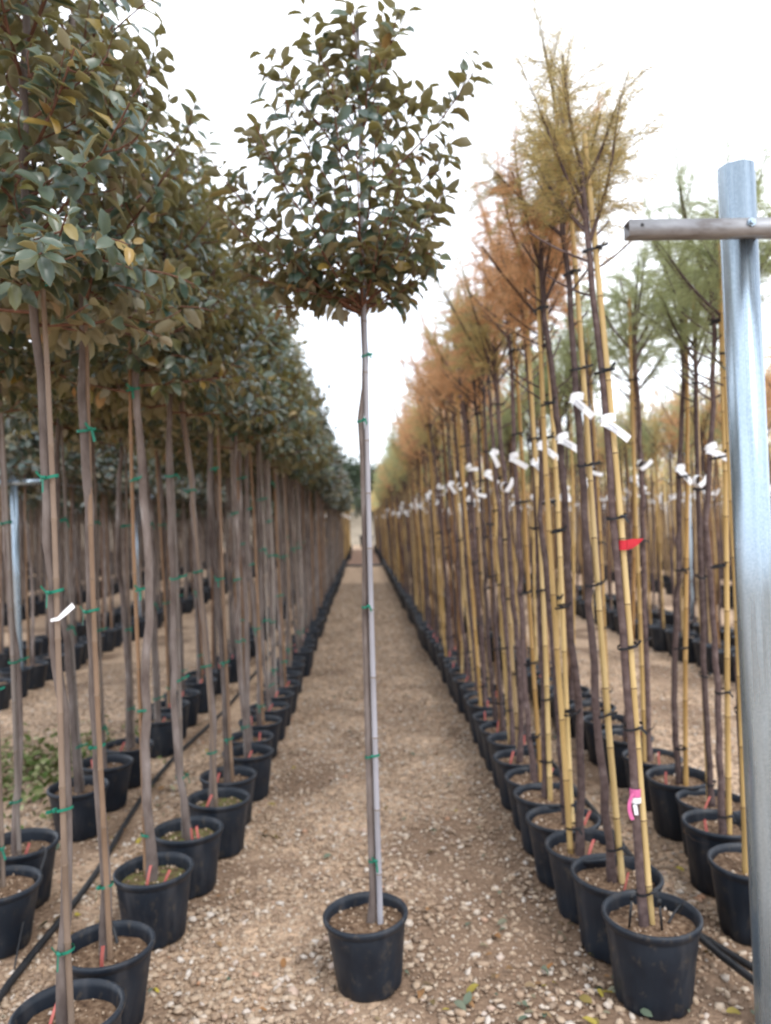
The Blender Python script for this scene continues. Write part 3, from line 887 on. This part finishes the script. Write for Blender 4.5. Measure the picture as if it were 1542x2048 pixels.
for row, (rx, y0, y1, nm) in enumerate([(-3.27, 6.9, 24, 'third'), (-3.9, 8.4, 24, 'fourth')]):
    yy = y0; i = 0
    while yy < y1:
        if i < 8 and row == 0:
            lab = 'potted oleaster across the left gravel path, %s pot from the front in its row' % ORD[i]; g = 'oleasters across the left path'
        else:
            lab = 'distant potted oleaster in the %s row left of the aisle' % nm; g = 'far oleasters of the %s left row' % nm
        plant('o', rx + random.gauss(0, .04), yy + random.gauss(0, .04), lab, 'tree', g, random.randrange(6), random.random() * 6.28, random.gauss(0, .01), random.gauss(-.015, .015), random.uniform(.95, 1.02), far=True)
        yy += .42; i += 1

# ------------------------------------------------------------------ right: tamarisk rows
Rr = [(.905, 2.465), (.885, 2.76), (.86, 3.02), (.845, 3.30), (.85, 3.60), (.855, 3.88), (.845, 4.17), (.86, 4.49)]
yy = 4.78
while yy < 27.6:
    Rr.append((.865 + random.gauss(0, .018), yy + random.gauss(0, .02))); yy += .295
TONE = ['gold', 'gold', 'orange', 'orange', 'orange', 'orange', 'gold', 'orange', 'orange', 'orange', 'gold', 'orange']
LEANR = [-.058, -.045, -.040, -.026, -.022, -.035, -.03, -.03]
for i, (x, y) in enumerate(Rr):
    if i < 29:
        lab = 'potted tamarisk tied to bamboo, %s pot from the front along the right aisle edge' % ORD[i]; g = 'tamarisks lining the right of the aisle'
    else:
        lab = 'distant potted tamarisk with white tag far down the right edge of the aisle'; g = 'far tamarisks of the right aisle row'
    tone = TONE[i] if i < 12 else random.choice(['orange', 'gold', 'orange'] if i < 26 else ['gold', 'green', 'green', 'gold', 'orange'])
    plant('t', x, y, lab, 'tree', g, (i % 4) if i < 16 else 4 + random.randrange(4), (0.0, .3, -.2, .2)[i] if i < 4 else random.gauss(0, .9), random.gauss(0, .01), LEANR[i] if i < 8 else random.gauss(-.032, .026), random.uniform(.92, 1.05) if i else 1.0,
          ntie=6 if i < 12 else (3 if i < 24 else 0), marks=1 if 0 < i < 26 else 0, tagmesh=TAG if i < 5 or i % 3 else CURL, crown=tone, text=i < 5, straw=i in (0, 1, 3, 4))
S2 = [(1.425, 2.83), (1.46, 3.18), (1.56, 3.46), (1.53, 3.75), (1.54, 4.12), (1.52, 4.48), (1.54, 4.85), (1.55, 5.2)]
yy = 5.52
while yy < 22:
    S2.append((1.54 + random.gauss(0, .03), yy + random.gauss(0, .02))); yy += .275
for i, (x, y) in enumerate(S2):
    if i < 14:
        lab = 'potted tamarisk, %s from the front in the second row right of the aisle' % ORD[i]; g = 'tamarisks of the second right row'
    else:
        lab = 'distant potted tamarisk in the second row right of the aisle'; g = 'far tamarisks of the second right row'
    plant('t', x, y, lab, 'tree', g, (i + 2) % 4 if i < 10 else 4 + random.randrange(4), random.gauss(0, .9), random.gauss(0, .015), random.gauss(-.024, .028), random.uniform(.90, 1.01), ntie=5 if i < 9 else 0, marks=1 if i < 12 else 0,
          tagmesh=CURL if i % 2 == 0 else TAG, crown='green' if i < 10 and i != 4 else random.choice(['green', 'gold', 'orange', 'green']))
for row, (rx, y0, y1, nm) in enumerate([(3.5, 6.2, 20, 'third'), (4.1, 7.4, 18, 'fourth')]):
    yy = y0; i = 0
    while yy < y1:
        if i < 10 and row == 0:
            lab = 'potted tamarisk across the right gravel path, %s pot from the front in its row' % ORD[i]; g = 'tamarisks across the right path'
        else:
            lab = 'distant potted tamarisk in the %s row right of the aisle' % nm; g = 'far tamarisks of the %s right row' % nm
        plant('t', rx + random.gauss(0, .03), yy + random.gauss(0, .02), lab, 'tree', g, 4 + random.randrange(4), random.gauss(0, .9), random.gauss(0, .012), random.gauss(-.012, .018), random.uniform(.93, 1.02), tagmesh=CURL, crown=random.choice(['green', 'gold', 'orange', 'gold', 'green']))
        yy += .33; i += 1

# ------------------------------------------------------------------ the tree standing in the aisle
ct = thing('oleaster_tree', 'single potted oleaster standing alone in the middle of the gravel aisle', 'tree', (-.002, 2.60, 0))
cpot = ob('pot', POT['c'][0], ct); cpot.rotation_euler = (0, -.045, .35); cpot.location = (0, 0, .004)
so = ob('soil', SOIL['c'][0], ct); so.rotation_euler = (0, -.045, 0); so.location = (.0, 0, .002)
rg = np.random.default_rng(5)
PX = 2.6 / 1540.0
def cl(px, py, dy=0.0):
    """crown point of the aisle tree measured against its trunk: sideways offset, depth, height"""
    return np.array([(px - 733) * PX - (1045 - py) * PX * .0 , dy, 1.545 + (1045 - py) * PX])
tz = np.array([.17, .30, .55, .9, 1.2, 1.5, 1.75, 1.9, 2.0, 2.1, 2.3, 2.5, 2.8, 3.05])
tx = np.array([-.016, -.004, -.008, -.010, -.012, -.006, -.008, -.014, .002, .006, .0, .006, .004, .008])
ctp = np.stack([tx + .022, np.interp(tz, [0, 1.5, 3], [0, .01, 0]), tz], -1)
cb = B(); cb.tube(ctp, np.interp(tz, [.17, .3, 2.2, 3.05], [.0175, .0135, .0112, .004]), 10, 0)
def ctr(z):
    return np.array([np.interp(z, ctp[:, 2], ctp[:, k]) for k in (0, 1, 2)])
tips = [(640, 8, -.02), (655, 75, .08), (715, 30, .0), (740, 10, -.05), (800, 0, .03), (828, 28, -.06), (560, 112, -.05), (515, 232, .05), (545, 205, .16), (590, 150, -.16), (480, 300, .1), (462, 345, -.1), (450, 400, .05), (478, 452, -.2), (470, 505, .15), (505, 545, -.05),
        (560, 590, .12), (620, 600, -.15), (690, 575, .1), (992, 125, -.05), (890, 148, .06), (942, 250, .0), (930, 325, .12), (910, 400, -.12), (895, 455, .1), (885, 540, -.05), (850, 565, .14), (800, 580, -.12), (760, 560, .2), (605, 250, -.22), (850, 230, .2), (835, 120, .1), (690, 200, -.2), (770, 150, -.16), (560, 330, -.28), (640, 420, -.33), (740, 400, -.36), (820, 420, -.3), (700, 300, -.3), (780, 300, -.3),
        (600, 480, .3), (680, 350, .33), (800, 380, .32), (740, 480, .36), (860, 330, .25), (540, 420, .25), (660, 520, -.26), (780, 510, -.25), (850, 480, -.24), (590, 530, -.2)]
mainc, twc = [], []
for px, py, dy in tips:
    tip = cl(px, py, dy)
    off = math.hypot(tip[0], dy)
    zs = max(2.25 + .06 * rg.random(), min(2.86, tip[2] - .12 - .75 * off))
    a0 = ctr(zs)
    v = tip - a0; L = np.linalg.norm(v)
    mid = a0 + v * .5 + np.array([v[0], v[1], 0]) * .22 + np.array([0, 0, -.015 if py > 250 else 0])
    t = np.linspace(0, 1, 8)[:, None]
    P = a0 * (1 - t) ** 2 + mid * 2 * t * (1 - t) + tip * t ** 2
    mainc.append((P, .10 if L > .3 else .05))
    if L > .22:
        for q in range(3):
            ip = 2 + q * 2 - (1 if q == 2 else 0)
            d = unit(P[ip + 1] - P[ip]); sd = unit(rg.normal(0, 1, 3) * [1, 1, .5])
            twc.append((curve3(P[ip], d * .6 + sd, d + np.array([0, 0, .4]), rg.uniform(.06, .13), 5), .02))
for px, dy in [(520, .1), (560, -.1), (600, .0), (645, -.2), (690, .05), (760, -.1), (800, .1), (840, 0), (870, -.1), (655, .2)]:
    a0 = cl(px, 535, dy) if 640 < px < 820 else cl(px, 525, dy)
    twc.append((curve3(a0, [np.sign(px - 733), 0, -.2], [.3 * np.sign(px - 733), 0, -1], .08, 5), 0))
P, D, N, S = dress(mainc + twc, rg, .0215, (.052, .084), .45)
limb_tubes(cb, mainc, .0062, 1); limb_tubes(cb, twc, .0036, 1)
ob('trunk', cb.mesh('trunk_c', ['bark_o', 'twig_o'], True), ct)
cn, _ = cane_mesh('cane_c', (.038, -.014, .10), (.023, -.012, 3.28), .0100, .0066, .21, ['cane_g', 'node_o'], rg, .002)
ob('cane', cn, ct)
for k, z in enumerate([.42, .765, 1.265, 1.89, 2.11]):
    c = ctr(z)
    ob('tie', TIE_G[(1, 0, 2, 2, 2)[k]], ct, mat=Matrix.Translation((c[0] + .006, c[1] - .01, z)) @ Matrix.Diagonal((.68, .75, .9, 1)))
order = np.argsort(-(np.hypot(P[:, 0] - .02, P[:, 2] - 2.65) - .25 * P[:, 1]))
big, rest = order[:300], order[300:]
crown_c = ob('crown', leaves_mesh('crown_c', P[rest], D[rest], N[rest], S[rest]), ct, kind='stuff')
Xv, Dd, Nn = frames(D, N)
place_leaves(big, P, Xv, Dd, Nn, S, crown_c)

# ------------------------------------------------------------------ marks on the front tamarisk
def find(lbl):
    return next(o for o in col.objects if o.get('label', '').startswith(lbl))
r1 = find('potted tamarisk tied to bamboo, first')
r1['label'] = 'front tamarisk of the right aisle edge, marked with red and pink tape'
v0 = TAM[0]; Mt = tilt(0, LEANR[0], 0.0, 1.0)
def canept(z):
    c = [float(np.interp(z, v0['cp'][:, 2], v0['cp'][:, k])) for k in (0, 1)]
    return Mt @ Vector((c[0], c[1], z))
def stempt(z):
    c = [float(np.interp(z, v0['tp'][:, 2], v0['tp'][:, k])) for k in (0, 1)]
    return Mt @ Vector((c[0], c[1], z))
b = B(); an = np.linspace(0, 2 * math.pi, 13)
b.ribbon(np.stack([.0155 * np.cos(an), .0155 * np.sin(an), 0 * an], -1), np.tile([0, 0, .016], (13, 1)))
b.ribbon([(.008, -.0165, .001), (.024, -.021, .005), (.050, -.021, .010)], [(0, 0, .016), (.001, 0, .015), (.010, 0, .010)])
ob('marking_tape', b.mesh('marking_tape', ['red']), r1, mat=Matrix.Translation(canept(1.455)))['label'] = 'red marking tape wrapped round the bamboo cane'
b = B()
b.ribbon(np.stack([.0175 * np.cos(an), .0175 * np.sin(an), 0 * an], -1), np.tile([0, 0, .013], (13, 1)))
t = np.linspace(0, 1, 7)[:, None]
b.ribbon(np.array([-.012, -.019, .005]) + t * np.array([-.006, -.004, -.085]) + np.sin(t * 3.14) * np.array([-.012, 0, 0]), np.tile([.0065, .001, 0], (7, 1)))
ob('marking_tape', b.mesh('pink_tape', ['pink']), r1, mat=Matrix.Translation(stempt(.66)))['label'] = 'pink tape with loose tail tied to the trunk'
b = B()
b.ribbon(np.stack([.018 * np.cos(an), .018 * np.sin(an), 0 * an], -1), np.tile([0, 0, .009], (13, 1)))
b.ribbon([(-.010, -.021, -.01), (-.008, -.024, -.025), (-.006, -.024, -.042)], np.tile([.006, 0, 0], (3, 1)))
ob('name_tag', b.mesh('white_wrap', ['tag']), r1, mat=Matrix.Translation(stempt(.637)))['label'] = 'white tag below the pink tape'
b = B(); b.box((0, 0, .045), (.007, .003, .10)); b.box((0, 0, .10), (.012, .004, .02))
dr = ob('dripper_stake', b.mesh('dripper', ['hose']), r1, (.018, -.045, .232)); dr.rotation_euler = (.1, -.1, 0)
dr = ob('dripper_stake', dr.data, r1, (-.075, -.01, .232)); dr.rotation_euler = (.05, .1, 0)
s3 = find('potted tamarisk, third from the front in the second')
bm_ = ob('plant_marker', MARKB, s3, (.02, -.115, .26)); bm_['label'] = 'bright blue plant marker'; bm_.scale = (1, 1, 1.0)

# ------------------------------------------------------------------ galvanised post with crossbar
def post_mesh(name, r, h, rnd):
    b = B(); V = []
    prof = []
    for k in range(8):
        a0 = R(22.5 + 45 * k)
        for d in (-.30, -.12, .06, .24):
            q = a0 + d
            rr = r * (1.0 - .25 * d * d)
            prof.append((rr * math.cos(q), rr * math.sin(q)))
    prof = np.array(prof); n = len(prof)
    rings = [(1, -.3), (1, h * .5), (1, h), (.94, h), (.94, h * .5)]
    V = np.concatenate([np.c_[prof * s, np.full(n, z)] for s, z in rings])
    i = np.arange(len(rings) - 1)[:, None]; j = np.arange(n)[None]; j2 = (j + 1) % n
    b.add(V, np.stack([i * n + j, i * n + j2, (i + 1) * n + j2, (i + 1) * n + j], -1).reshape(-1, 4))
    return b.mesh(name, ['zinc'], True)
def bar_mesh(name, x0, x1, hh, dd, mat):
    """hollow rectangular section with open ends and inward lips at the back"""
    w = .003
    b = B(); L = x1 - x0; c = (x0 + x1) / 2
    b.box((c, -dd / 2 + w / 2, 0), (L, w, hh)); b.box((c, w / 2, hh / 2 - w / 2 - .0003), (L - .0006, dd - w * 1.02, w)); b.box((c, w / 2, -hh / 2 + w / 2 + .0003), (L - .0006, dd - w * 1.02, w))
    b.box((c, dd / 2 + w / 2, 0), (L - .001, w, hh - .001))
    return b.mesh(name, [mat])
pt = thing('support_post', 'tall galvanised steel post with grey crossbar in the right foreground', 'post', (1.212, 2.30, 0))
ob('shaft', post_mesh('shaft', .054, 2.60, 0), pt).rotation_euler = (0, -.020, .2)
cbm = ob('crossbar', bar_mesh('crossbar', -.372, .70, .046, .046, 'oldzinc'), pt, (-.045, -.083, 2.385)); cbm.rotation_euler = (0, -.004, 0)
b = B(); b.tube([(0, 0, 0), (0, -.008, 0)], .013, 6); b.tube([(0, -.008, 0), (0, -.016, 0)], .0075, 10)
ob('bolt', b.mesh('bolt', ['zinc']), cbm, (-.015, -.0235, .008))
b = B(); b.tube([(0, 0, 0), (0, -.0012, 0)], .0055, 10); ob('bolt_hole', b.mesh('bolt_hole', ['hose']), cbm, (-.335, -.0232, .006))
for lab, x, y, h, r, bz, w in [('thin galvanised post with crossbar behind the second left row', -3.25, 7.42, 2.2, .03, 2.0, .42), ('grey steel post between stems left of the aisle, without visible base', -3.3, 11.6, 2.2, .03, 2.0, .4), ('distant grey steel post between tamarisks right of the aisle', 4.42, 10.2, 2.85, .036, 2.55, .45)]:
    q = thing('support_post', lab, 'post', (x, y, 0))
    ob('shaft', post_mesh('shaft_s', r, h, 0), q).rotation_euler = (0, -.02, 0)
    ob('crossbar', bar_mesh('crossbar_s', -w * .45, w * .55, .05, .035, 'zinc'), q, (0, -r - .02, bz))
for k, (x, z) in enumerate([(-3.42, 2.03), (-3.04, 2.03)]):
    b = B(); ys = np.linspace(5, 27, 12); b.tube(np.stack([np.full(12, x), ys, z - .03 * np.sin((ys - 5) / 22 * math.pi * 3) ** 2], -1), .0025, 5)
    tag(ob('support_wire', b.mesh('support_wire', ['zinc'])), ['thin steel wire stretched along the third left row, outer strand', 'thin steel wire stretched along the third left row, inner strand'][k], 'wire')

# ------------------------------------------------------------------ irrigation hoses
def hose(name, pts, r, label, cat='hose', n=60):
    pts = np.array(pts, float); cum = np.r_[0, np.cumsum(np.linalg.norm(np.diff(pts, axis=0), axis=1))]
    t = np.linspace(0, cum[-1], n)
    P = np.stack([np.interp(t, cum, pts[:, k]) for k in range(3)], -1)
    for _ in range(3):
        P[1:-1] = (P[:-2] + 2 * P[1:-1] + P[2:]) / 4
    b = B(); b.tube(P, r, 8)
    return tag(ob(name, b.mesh(name, ['hose'], True)), label, cat)
hose('irrigation_hose', [(-1.13, 1.6, .013), (-1.2, 2.3, .013), (-1.24, 2.62, .013), (-1.20, 3.0, .02), (-1.19, 3.4, .013), (-1.27, 4.19, .013), (-1.29, 5.04, .013), (-1.16, 6.5, .013), (-1.12, 9, .013), (-1.1, 27, .013)], .0135, 'black irrigation hose lying between the two left rows of pots', n=120)
hose('irrigation_hose', [(1.13, 27, .012), (1.15, 9, .012), (1.17, 5, .012), (1.20, 3.6, .012), (1.16, 2.95, .02), (1.16, 2.73, .03), (1.205, 2.46, .05), (1.225, 2.25, .13), (1.26, 2.10, .12), (1.36, 1.8, .012)], .013, 'black irrigation hose passing in front of the steel post foot', n=120)
hose('irrigation_hose', [(1.2, 2.82, .012), (1.29, 2.60, .012), (1.40, 2.40, .012), (1.55, 2.1, .012)], .012, 'short black hose branch behind the steel post')
hose('drip_tube', [(-1.0, 2.62, .012), (-.97, 2.66, .10), (-.93, 2.64, .17), (-.87, 2.58, .27), (-.83, 2.545, .262), (-.81, 2.52, .21)], .0055, 'black looped drip tube entering the second left aisle pot', 'tube', 24)
hose('drip_tube', [(1.10, 2.70, .012), (1.08, 2.62, .10), (1.06, 2.55, .27), (1.00, 2.50, .262), (.96, 2.46, .24)], .0035, 'thin drip tube bent over the rim of the front right pot', 'tube', 24)
hose('drip_tube', [(-1.24, 2.75, .015), (-1.27, 2.9, .12), (-1.27, 3.12, .27), (-1.32, 3.2, .262), (-1.36, 3.22, .215)], .0035, 'thin drip tube running into the second pot beyond the left hose', 'tube', 24)
hose('edging_pipe', [(-.95, 27.95, .03), (-.3, 27.93, .03), (.4, 27.95, .03), (1.1, 27.94, .03)], .05, 'dark pipe lying across the aisle where the gravel ends', 'pipe', 16)

# ------------------------------------------------------------------ far rows that read as one mass
def far_rows(name, rows, kind, label):
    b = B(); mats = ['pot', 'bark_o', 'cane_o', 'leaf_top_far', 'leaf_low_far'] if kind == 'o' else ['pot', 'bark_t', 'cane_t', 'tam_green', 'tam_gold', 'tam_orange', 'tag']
    an = np.arange(6) * math.pi / 3
    cr = [simple_leaves('x', OLE[k]['leaves'], .13, 2.6) for k in range(3)]
    for (x0, y0, y1, st) in rows:
        y = y0
        while y < y1:
            x = x0 + random.gauss(0, .04); yy = y + random.gauss(0, .04); y += st
            ring = lambda r, z: np.c_[x + r * np.cos(an), yy + r * np.sin(an), np.full(6, z)]
            j = np.arange(6); j2 = (j + 1) % 6
            b.add(np.vstack([ring(.11, 0), ring(.145, .25)]), np.stack([j, j2, j2 + 6, j + 6], -1), 0)
            lx = random.gauss(-.05, .04)
            b.tube([(x, yy, .2), (x + lx * .5 + random.gauss(0, .01), yy, 1.3), (x + lx, yy, 2.6)], [.016, .013, .009], 4, 1, cap=False)
            b.tube([(x + .035, yy - .01, .2), (x + lx + .02, yy - .01, 2.5)], [.013, .008], 4, 2, cap=False)
            if kind == 'o':
                W, F, mi = cr[random.randrange(3)]
                a_ = random.random() * 6.28; ca, sa = math.cos(a_), math.sin(a_)
                W2 = np.stack([W[:, 0] * ca - W[:, 1] * sa + x + lx, W[:, 0] * sa + W[:, 1] * ca + yy, W[:, 2] * random.uniform(.96, 1.02)], -1)
                b.add(W2, F, mi + 3)
            else:
                n = 170
                aa = rng.random(n) * 6.28; tt = rng.random(n)
                rad = (.30 * np.sqrt(rng.random(n))) * (1 - .55 * tt)
                Pb = np.stack([x + lx + rad * np.cos(aa), yy + rad * np.sin(aa), 2.25 + tt * .95], -1)
                Db = unit(np.stack([np.cos(aa) * .6, np.sin(aa) * .6, np.full(n, .7)], -1) + rng.normal(0, .3, (n, 3)))
                V, F = filaments(Pb, Db, rng.uniform(.07, .15, n), .011)
                b.add(V, F, random.choice([3, 4, 5, 4]))
                b.box((x + .02, yy - .03, 1.88 + random.gauss(0, .03)), (.05, .004, .045), 6)
    o = ob(name, b.mesh(name, mats), kind='stuff')
    return tag(o, label, 'trees')
far_rows('distant_oleaster_rows', [(-5.9, 11.5, 40, .42), (-6.5, 12.5, 40, .42), (-8.5, 16, 46, .45), (-9.1, 17, 46, .45), (-11.2, 21, 50, .5), (-11.8, 22, 50, .5), (-13.9, 26, 52, .5), (-14.5, 27, 52, .5), (-17, 32, 52, .5), (-17.6, 33, 52, .5), (-20.2, 38, 54, .5), (-23, 43, 54, .5), (-3.27, 24, 44, .42), (-3.9, 24, 44, .42)], 'o', 'dark mass of distant oleaster stems and crowns far left')
far_rows('distant_tamarisk_rows', [(.87, 28.3, 47, .32), (1.54, 22, 47, .34), (-.70, 28.3, 47, .34), (-1.4, 28.3, 47, .36), (3.5, 20, 47, .38), (4.1, 18, 47, .38), (6.2, 10.5, 40, .4), (6.8, 11.5, 40, .4), (8.9, 16, 46, .45), (9.5, 17, 46, .45), (11.8, 21, 50, .5), (12.4, 22, 50, .5), (15, 27, 52, .5), (15.6, 28, 52, .5), (18.4, 33, 52, .5), (21.5, 39, 54, .5)], 't', 'dense mass of distant orange and green tamarisks beyond the near rows')

# ------------------------------------------------------------------ trees on the bank and the large pot at the end of the aisle
def bank_tree(x, y, z, h, r, trunk_h, label, seed, dens=5200, leaf=.30, name='broadleaf_tree'):
    rg = np.random.default_rng(seed)
    t = thing(name, label, 'tree', (x, y, z), 'trees on the bank beyond the rows')
    b = B(); b.tube([(0, 0, -.3), (.1, 0, trunk_h), (.05, .1, h * .6)], [.22 * h / 7, .16 * h / 7, .06], 8)
    for k in range(7):
        aa = rg.random() * 6.28
        b.tube(curve3(np.array([.08, 0, trunk_h + rg.random() * h * .2]), [math.cos(aa), math.sin(aa), .6], [math.cos(aa), math.sin(aa), 1], r * .8, 5), np.linspace(.07, .02, 5) * h / 7, 5, 0)
    ob('trunk', b.mesh('trunk_b', ['bark_o'], True), t)
    cl_ = rg.normal(0, 1, (26, 3)); cl_ = unit(cl_) * (rg.random((26, 1)) ** .4) * np.array([r * .85, r * .85, (h - trunk_h) * .45]) + np.array([0, 0, trunk_h + (h - trunk_h) * .5])
    c = cl_[rg.integers(0, 26, dens)]
    P = c + unit(rg.normal(0, 1, (dens, 3))) * (rg.random((dens, 1)) ** .5) * r * .36
    D = unit(P - c + rg.normal(0, .5, (dens, 3)) * r * .2); N = unit(rg.normal(0, .5, (dens, 3)) + [0, 0, 1])
    W, F, _ = simple_leaves('x', (P, D, N, np.full(dens, leaf)), 1.0, 1.0)
    ob('crown', mesh_np('crown_b', W, [F], ['far_leaf']), t, kind='stuff')
    return t
bank_tree(-2.2, 63, 1.2, 5.2, 2.3, 1.2, 'rounded grey-green tree on the bank, left of the aisle end', 1)
bank_tree(2.0, 64, 1.6, 4.6, 2.2, .8, 'low dense tree on the bank behind the aisle trunk', 2)
bank_tree(-.4, 74, 2.9, 5.0, 2.8, .5, 'tall hazy tree behind the bank, topmost at the aisle end', 3)
bank_tree(4.8, 78, 3.2, 4.8, 2.6, 1.5, 'dark tree behind the bank to the right of the aisle end', 4)
bank_tree(-5.5, 75, 3.0, 4.6, 2.6, 1.5, 'dark tree behind the bank to the left of the aisle end', 6)
ol = bank_tree(.32, 50, .7, 3.0, 1.0, 1.05, 'small tree in a big black tub at the end of the aisle', 5, 1500, .13, 'tub_tree')
b = B(); an = np.arange(24) * math.pi / 12; prof = [(0, 0), (.36, 0), (.44, .7), (.47, .7), (.47, .78), (.42, .78), (.40, .66), (0, .66)]
V = np.concatenate([np.c_[r * np.cos(an), r * np.sin(an), np.full(24, z - .7)] for r, z in prof]); i = np.arange(7)[:, None]; j = np.arange(24)[None]; j2 = (j + 1) % 24
b.add(V, np.stack([i * 24 + j, i * 24 + j2, (i + 1) * 24 + j2, (i + 1) * 24 + j], -1).reshape(-1, 4))
ob('pot', b.mesh('tub', ['pot'], False), ol)

# ------------------------------------------------------------------ gravel, litter, weeds
ICO_V = []
ph = (1 + 5 ** .5) / 2
for s1 in (-1, 1):
    for s2 in (-ph, ph):
        ICO_V += [(0, s1, s2), (s1, s2, 0), (s2, 0, s1)]
ICO_V = unit(np.array(ICO_V, float))
import itertools
dmin = min(np.linalg.norm(ICO_V[0] - ICO_V[k]) for k in range(1, 12))
ICO_F = []
for tri in itertools.combinations(range(12), 3):
    A, Bq, C = ICO_V[list(tri)]
    if max(np.linalg.norm(A - Bq), np.linalg.norm(A - C), np.linalg.norm(Bq - C)) < dmin * 1.05:
        ICO_F.append(tri if np.dot(np.cross(Bq - A, C - A), A) > 0 else (tri[0], tri[2], tri[1]))
ICO_F = np.array(ICO_F)
OCT_V = np.array([[1, 0, 0], [-1, 0, 0], [0, 1, 0], [0, -1, 0], [0, 0, 1], [0, 0, -1]], float)
OCT_F = np.array([[0, 2, 4], [2, 1, 4], [1, 3, 4], [3, 0, 4], [2, 0, 5], [1, 2, 5], [3, 1, 5], [0, 3, 5]])
potxy = np.array([(o.location.x, o.location.y) for o in col.objects if o.get('category') == 'tree' and o.location.y < 14])
def gravel(regions):
    Vs, Fs, off = [], [], 0
    for (x0, x1, y0, y1, dens, smin, smax, tv, tf) in regions:
        n = int((x1 - x0) * (y1 - y0) * dens)
        p = np.stack([rng.uniform(x0, x1, n), rng.uniform(y0, y1, n)], -1)
        keep = rng.random(n) < 1.05 - .78 * soilf(p[:, 0], p[:, 1])
        lp = potxy[(potxy[:, 1] > y0 - .3) & (potxy[:, 1] < y1 + .3)]
        if len(lp):
            d2 = ((p[:, None] - lp[None]) ** 2).sum(-1).min(1)
            keep &= d2 > .122 ** 2
        p = p[keep]; n = len(p)
        s = smin * (smax / smin) ** (rng.random(n) ** 2.0)
        V = tv[None] * rng.uniform(.6, 1.3, (n, len(tv), 1))
        sc3 = np.stack([rng.uniform(.8, 1.4, n), rng.uniform(.6, 1.0, n), rng.uniform(.4, .75, n)], -1) * s[:, None]
        V = V * sc3[:, None]
        a_ = rng.random(n) * 6.28; ti = rng.normal(0, .3, n)
        y2 = V[..., 1] * np.cos(ti)[:, None] - V[..., 2] * np.sin(ti)[:, None]; z2 = V[..., 1] * np.sin(ti)[:, None] + V[..., 2] * np.cos(ti)[:, None]
        x3 = V[..., 0] * np.cos(a_)[:, None] - y2 * np.sin(a_)[:, None]; y3 = V[..., 0] * np.sin(a_)[:, None] + y2 * np.cos(a_)[:, None]
        W = np.stack([x3 + p[:, :1], y3 + p[:, 1:], z2 + (s * .12)[:, None]], -1)
        k = len(tv)
        Vs.append(W.reshape(-1, 3)); Fs.append((tf[None] + (np.arange(n) * k)[:, None, None]).reshape(-1, 3) + off); off += n * k
    return mesh_np('gravel', np.concatenate(Vs), [np.concatenate(Fs)], ['stone'])
GR = [(-1.25, 1.35, 1.9, 3.4, 4700, .004, .020, ICO_V, ICO_F), (-1.2, 1.3, 3.4, 6, 3300, .0045, .017, ICO_V, ICO_F), (-1.0, 1.2, 6, 11, 2200, .006, .020, OCT_V, OCT_F), (-.9, 1.1, 11, 20, 1100, .009, .024, OCT_V, OCT_F),
      (-3.2, -1.25, 2.6, 9, 1500, .006, .018, OCT_V, OCT_F), (1.3, 3.4, 2.3, 9, 1500, .006, .018, OCT_V, OCT_F)]
g = ob('gravel', gravel(GR), kind='stuff'); tag(g, 'pale tan crushed limestone gravel spread over the paths', 'gravel')
def scatter_leaves(name, pts, size, mat, flat=.25, lift=.012):
    n = len(pts)
    P = np.c_[pts, np.full(n, lift) + rng.random(n) * .008]
    a_ = rng.random(n) * 6.28
    D = np.stack([np.cos(a_), np.sin(a_), rng.normal(0, flat, n)], -1); N = unit(rng.normal(0, flat, (n, 3)) + [0, 0, 1])
    return leaves_mesh(name, P, D, N, rng.uniform(*size, n), (mat, mat))
pts = np.stack([rng.uniform(-1.3, 1.4, 260), 1.9 + 6 * rng.random(260) ** 1.4], -1)
pts = np.vstack([pts, np.stack([rng.normal(.65, .3, 70), rng.normal(2.5, .3, 70)], -1), np.stack([rng.uniform(-1.5, -1.0, 60), rng.uniform(2.2, 5, 60)], -1)])
tag(ob('leaf_litter', scatter_leaves('leaf_litter', pts, (.018, .05), 'litter'), kind='stuff'), 'scattered fallen leaves and twigs lying on the gravel', 'leaves')
pts = np.stack([rng.normal(-2.05, .3, 900), rng.normal(5.1, .45, 900)], -1)
tag(ob('weeds', scatter_leaves('weeds', pts, (.03, .075), 'weed', .6, .02), kind='stuff'), 'low green weeds and dry leaves on the left gravel path', 'weeds')
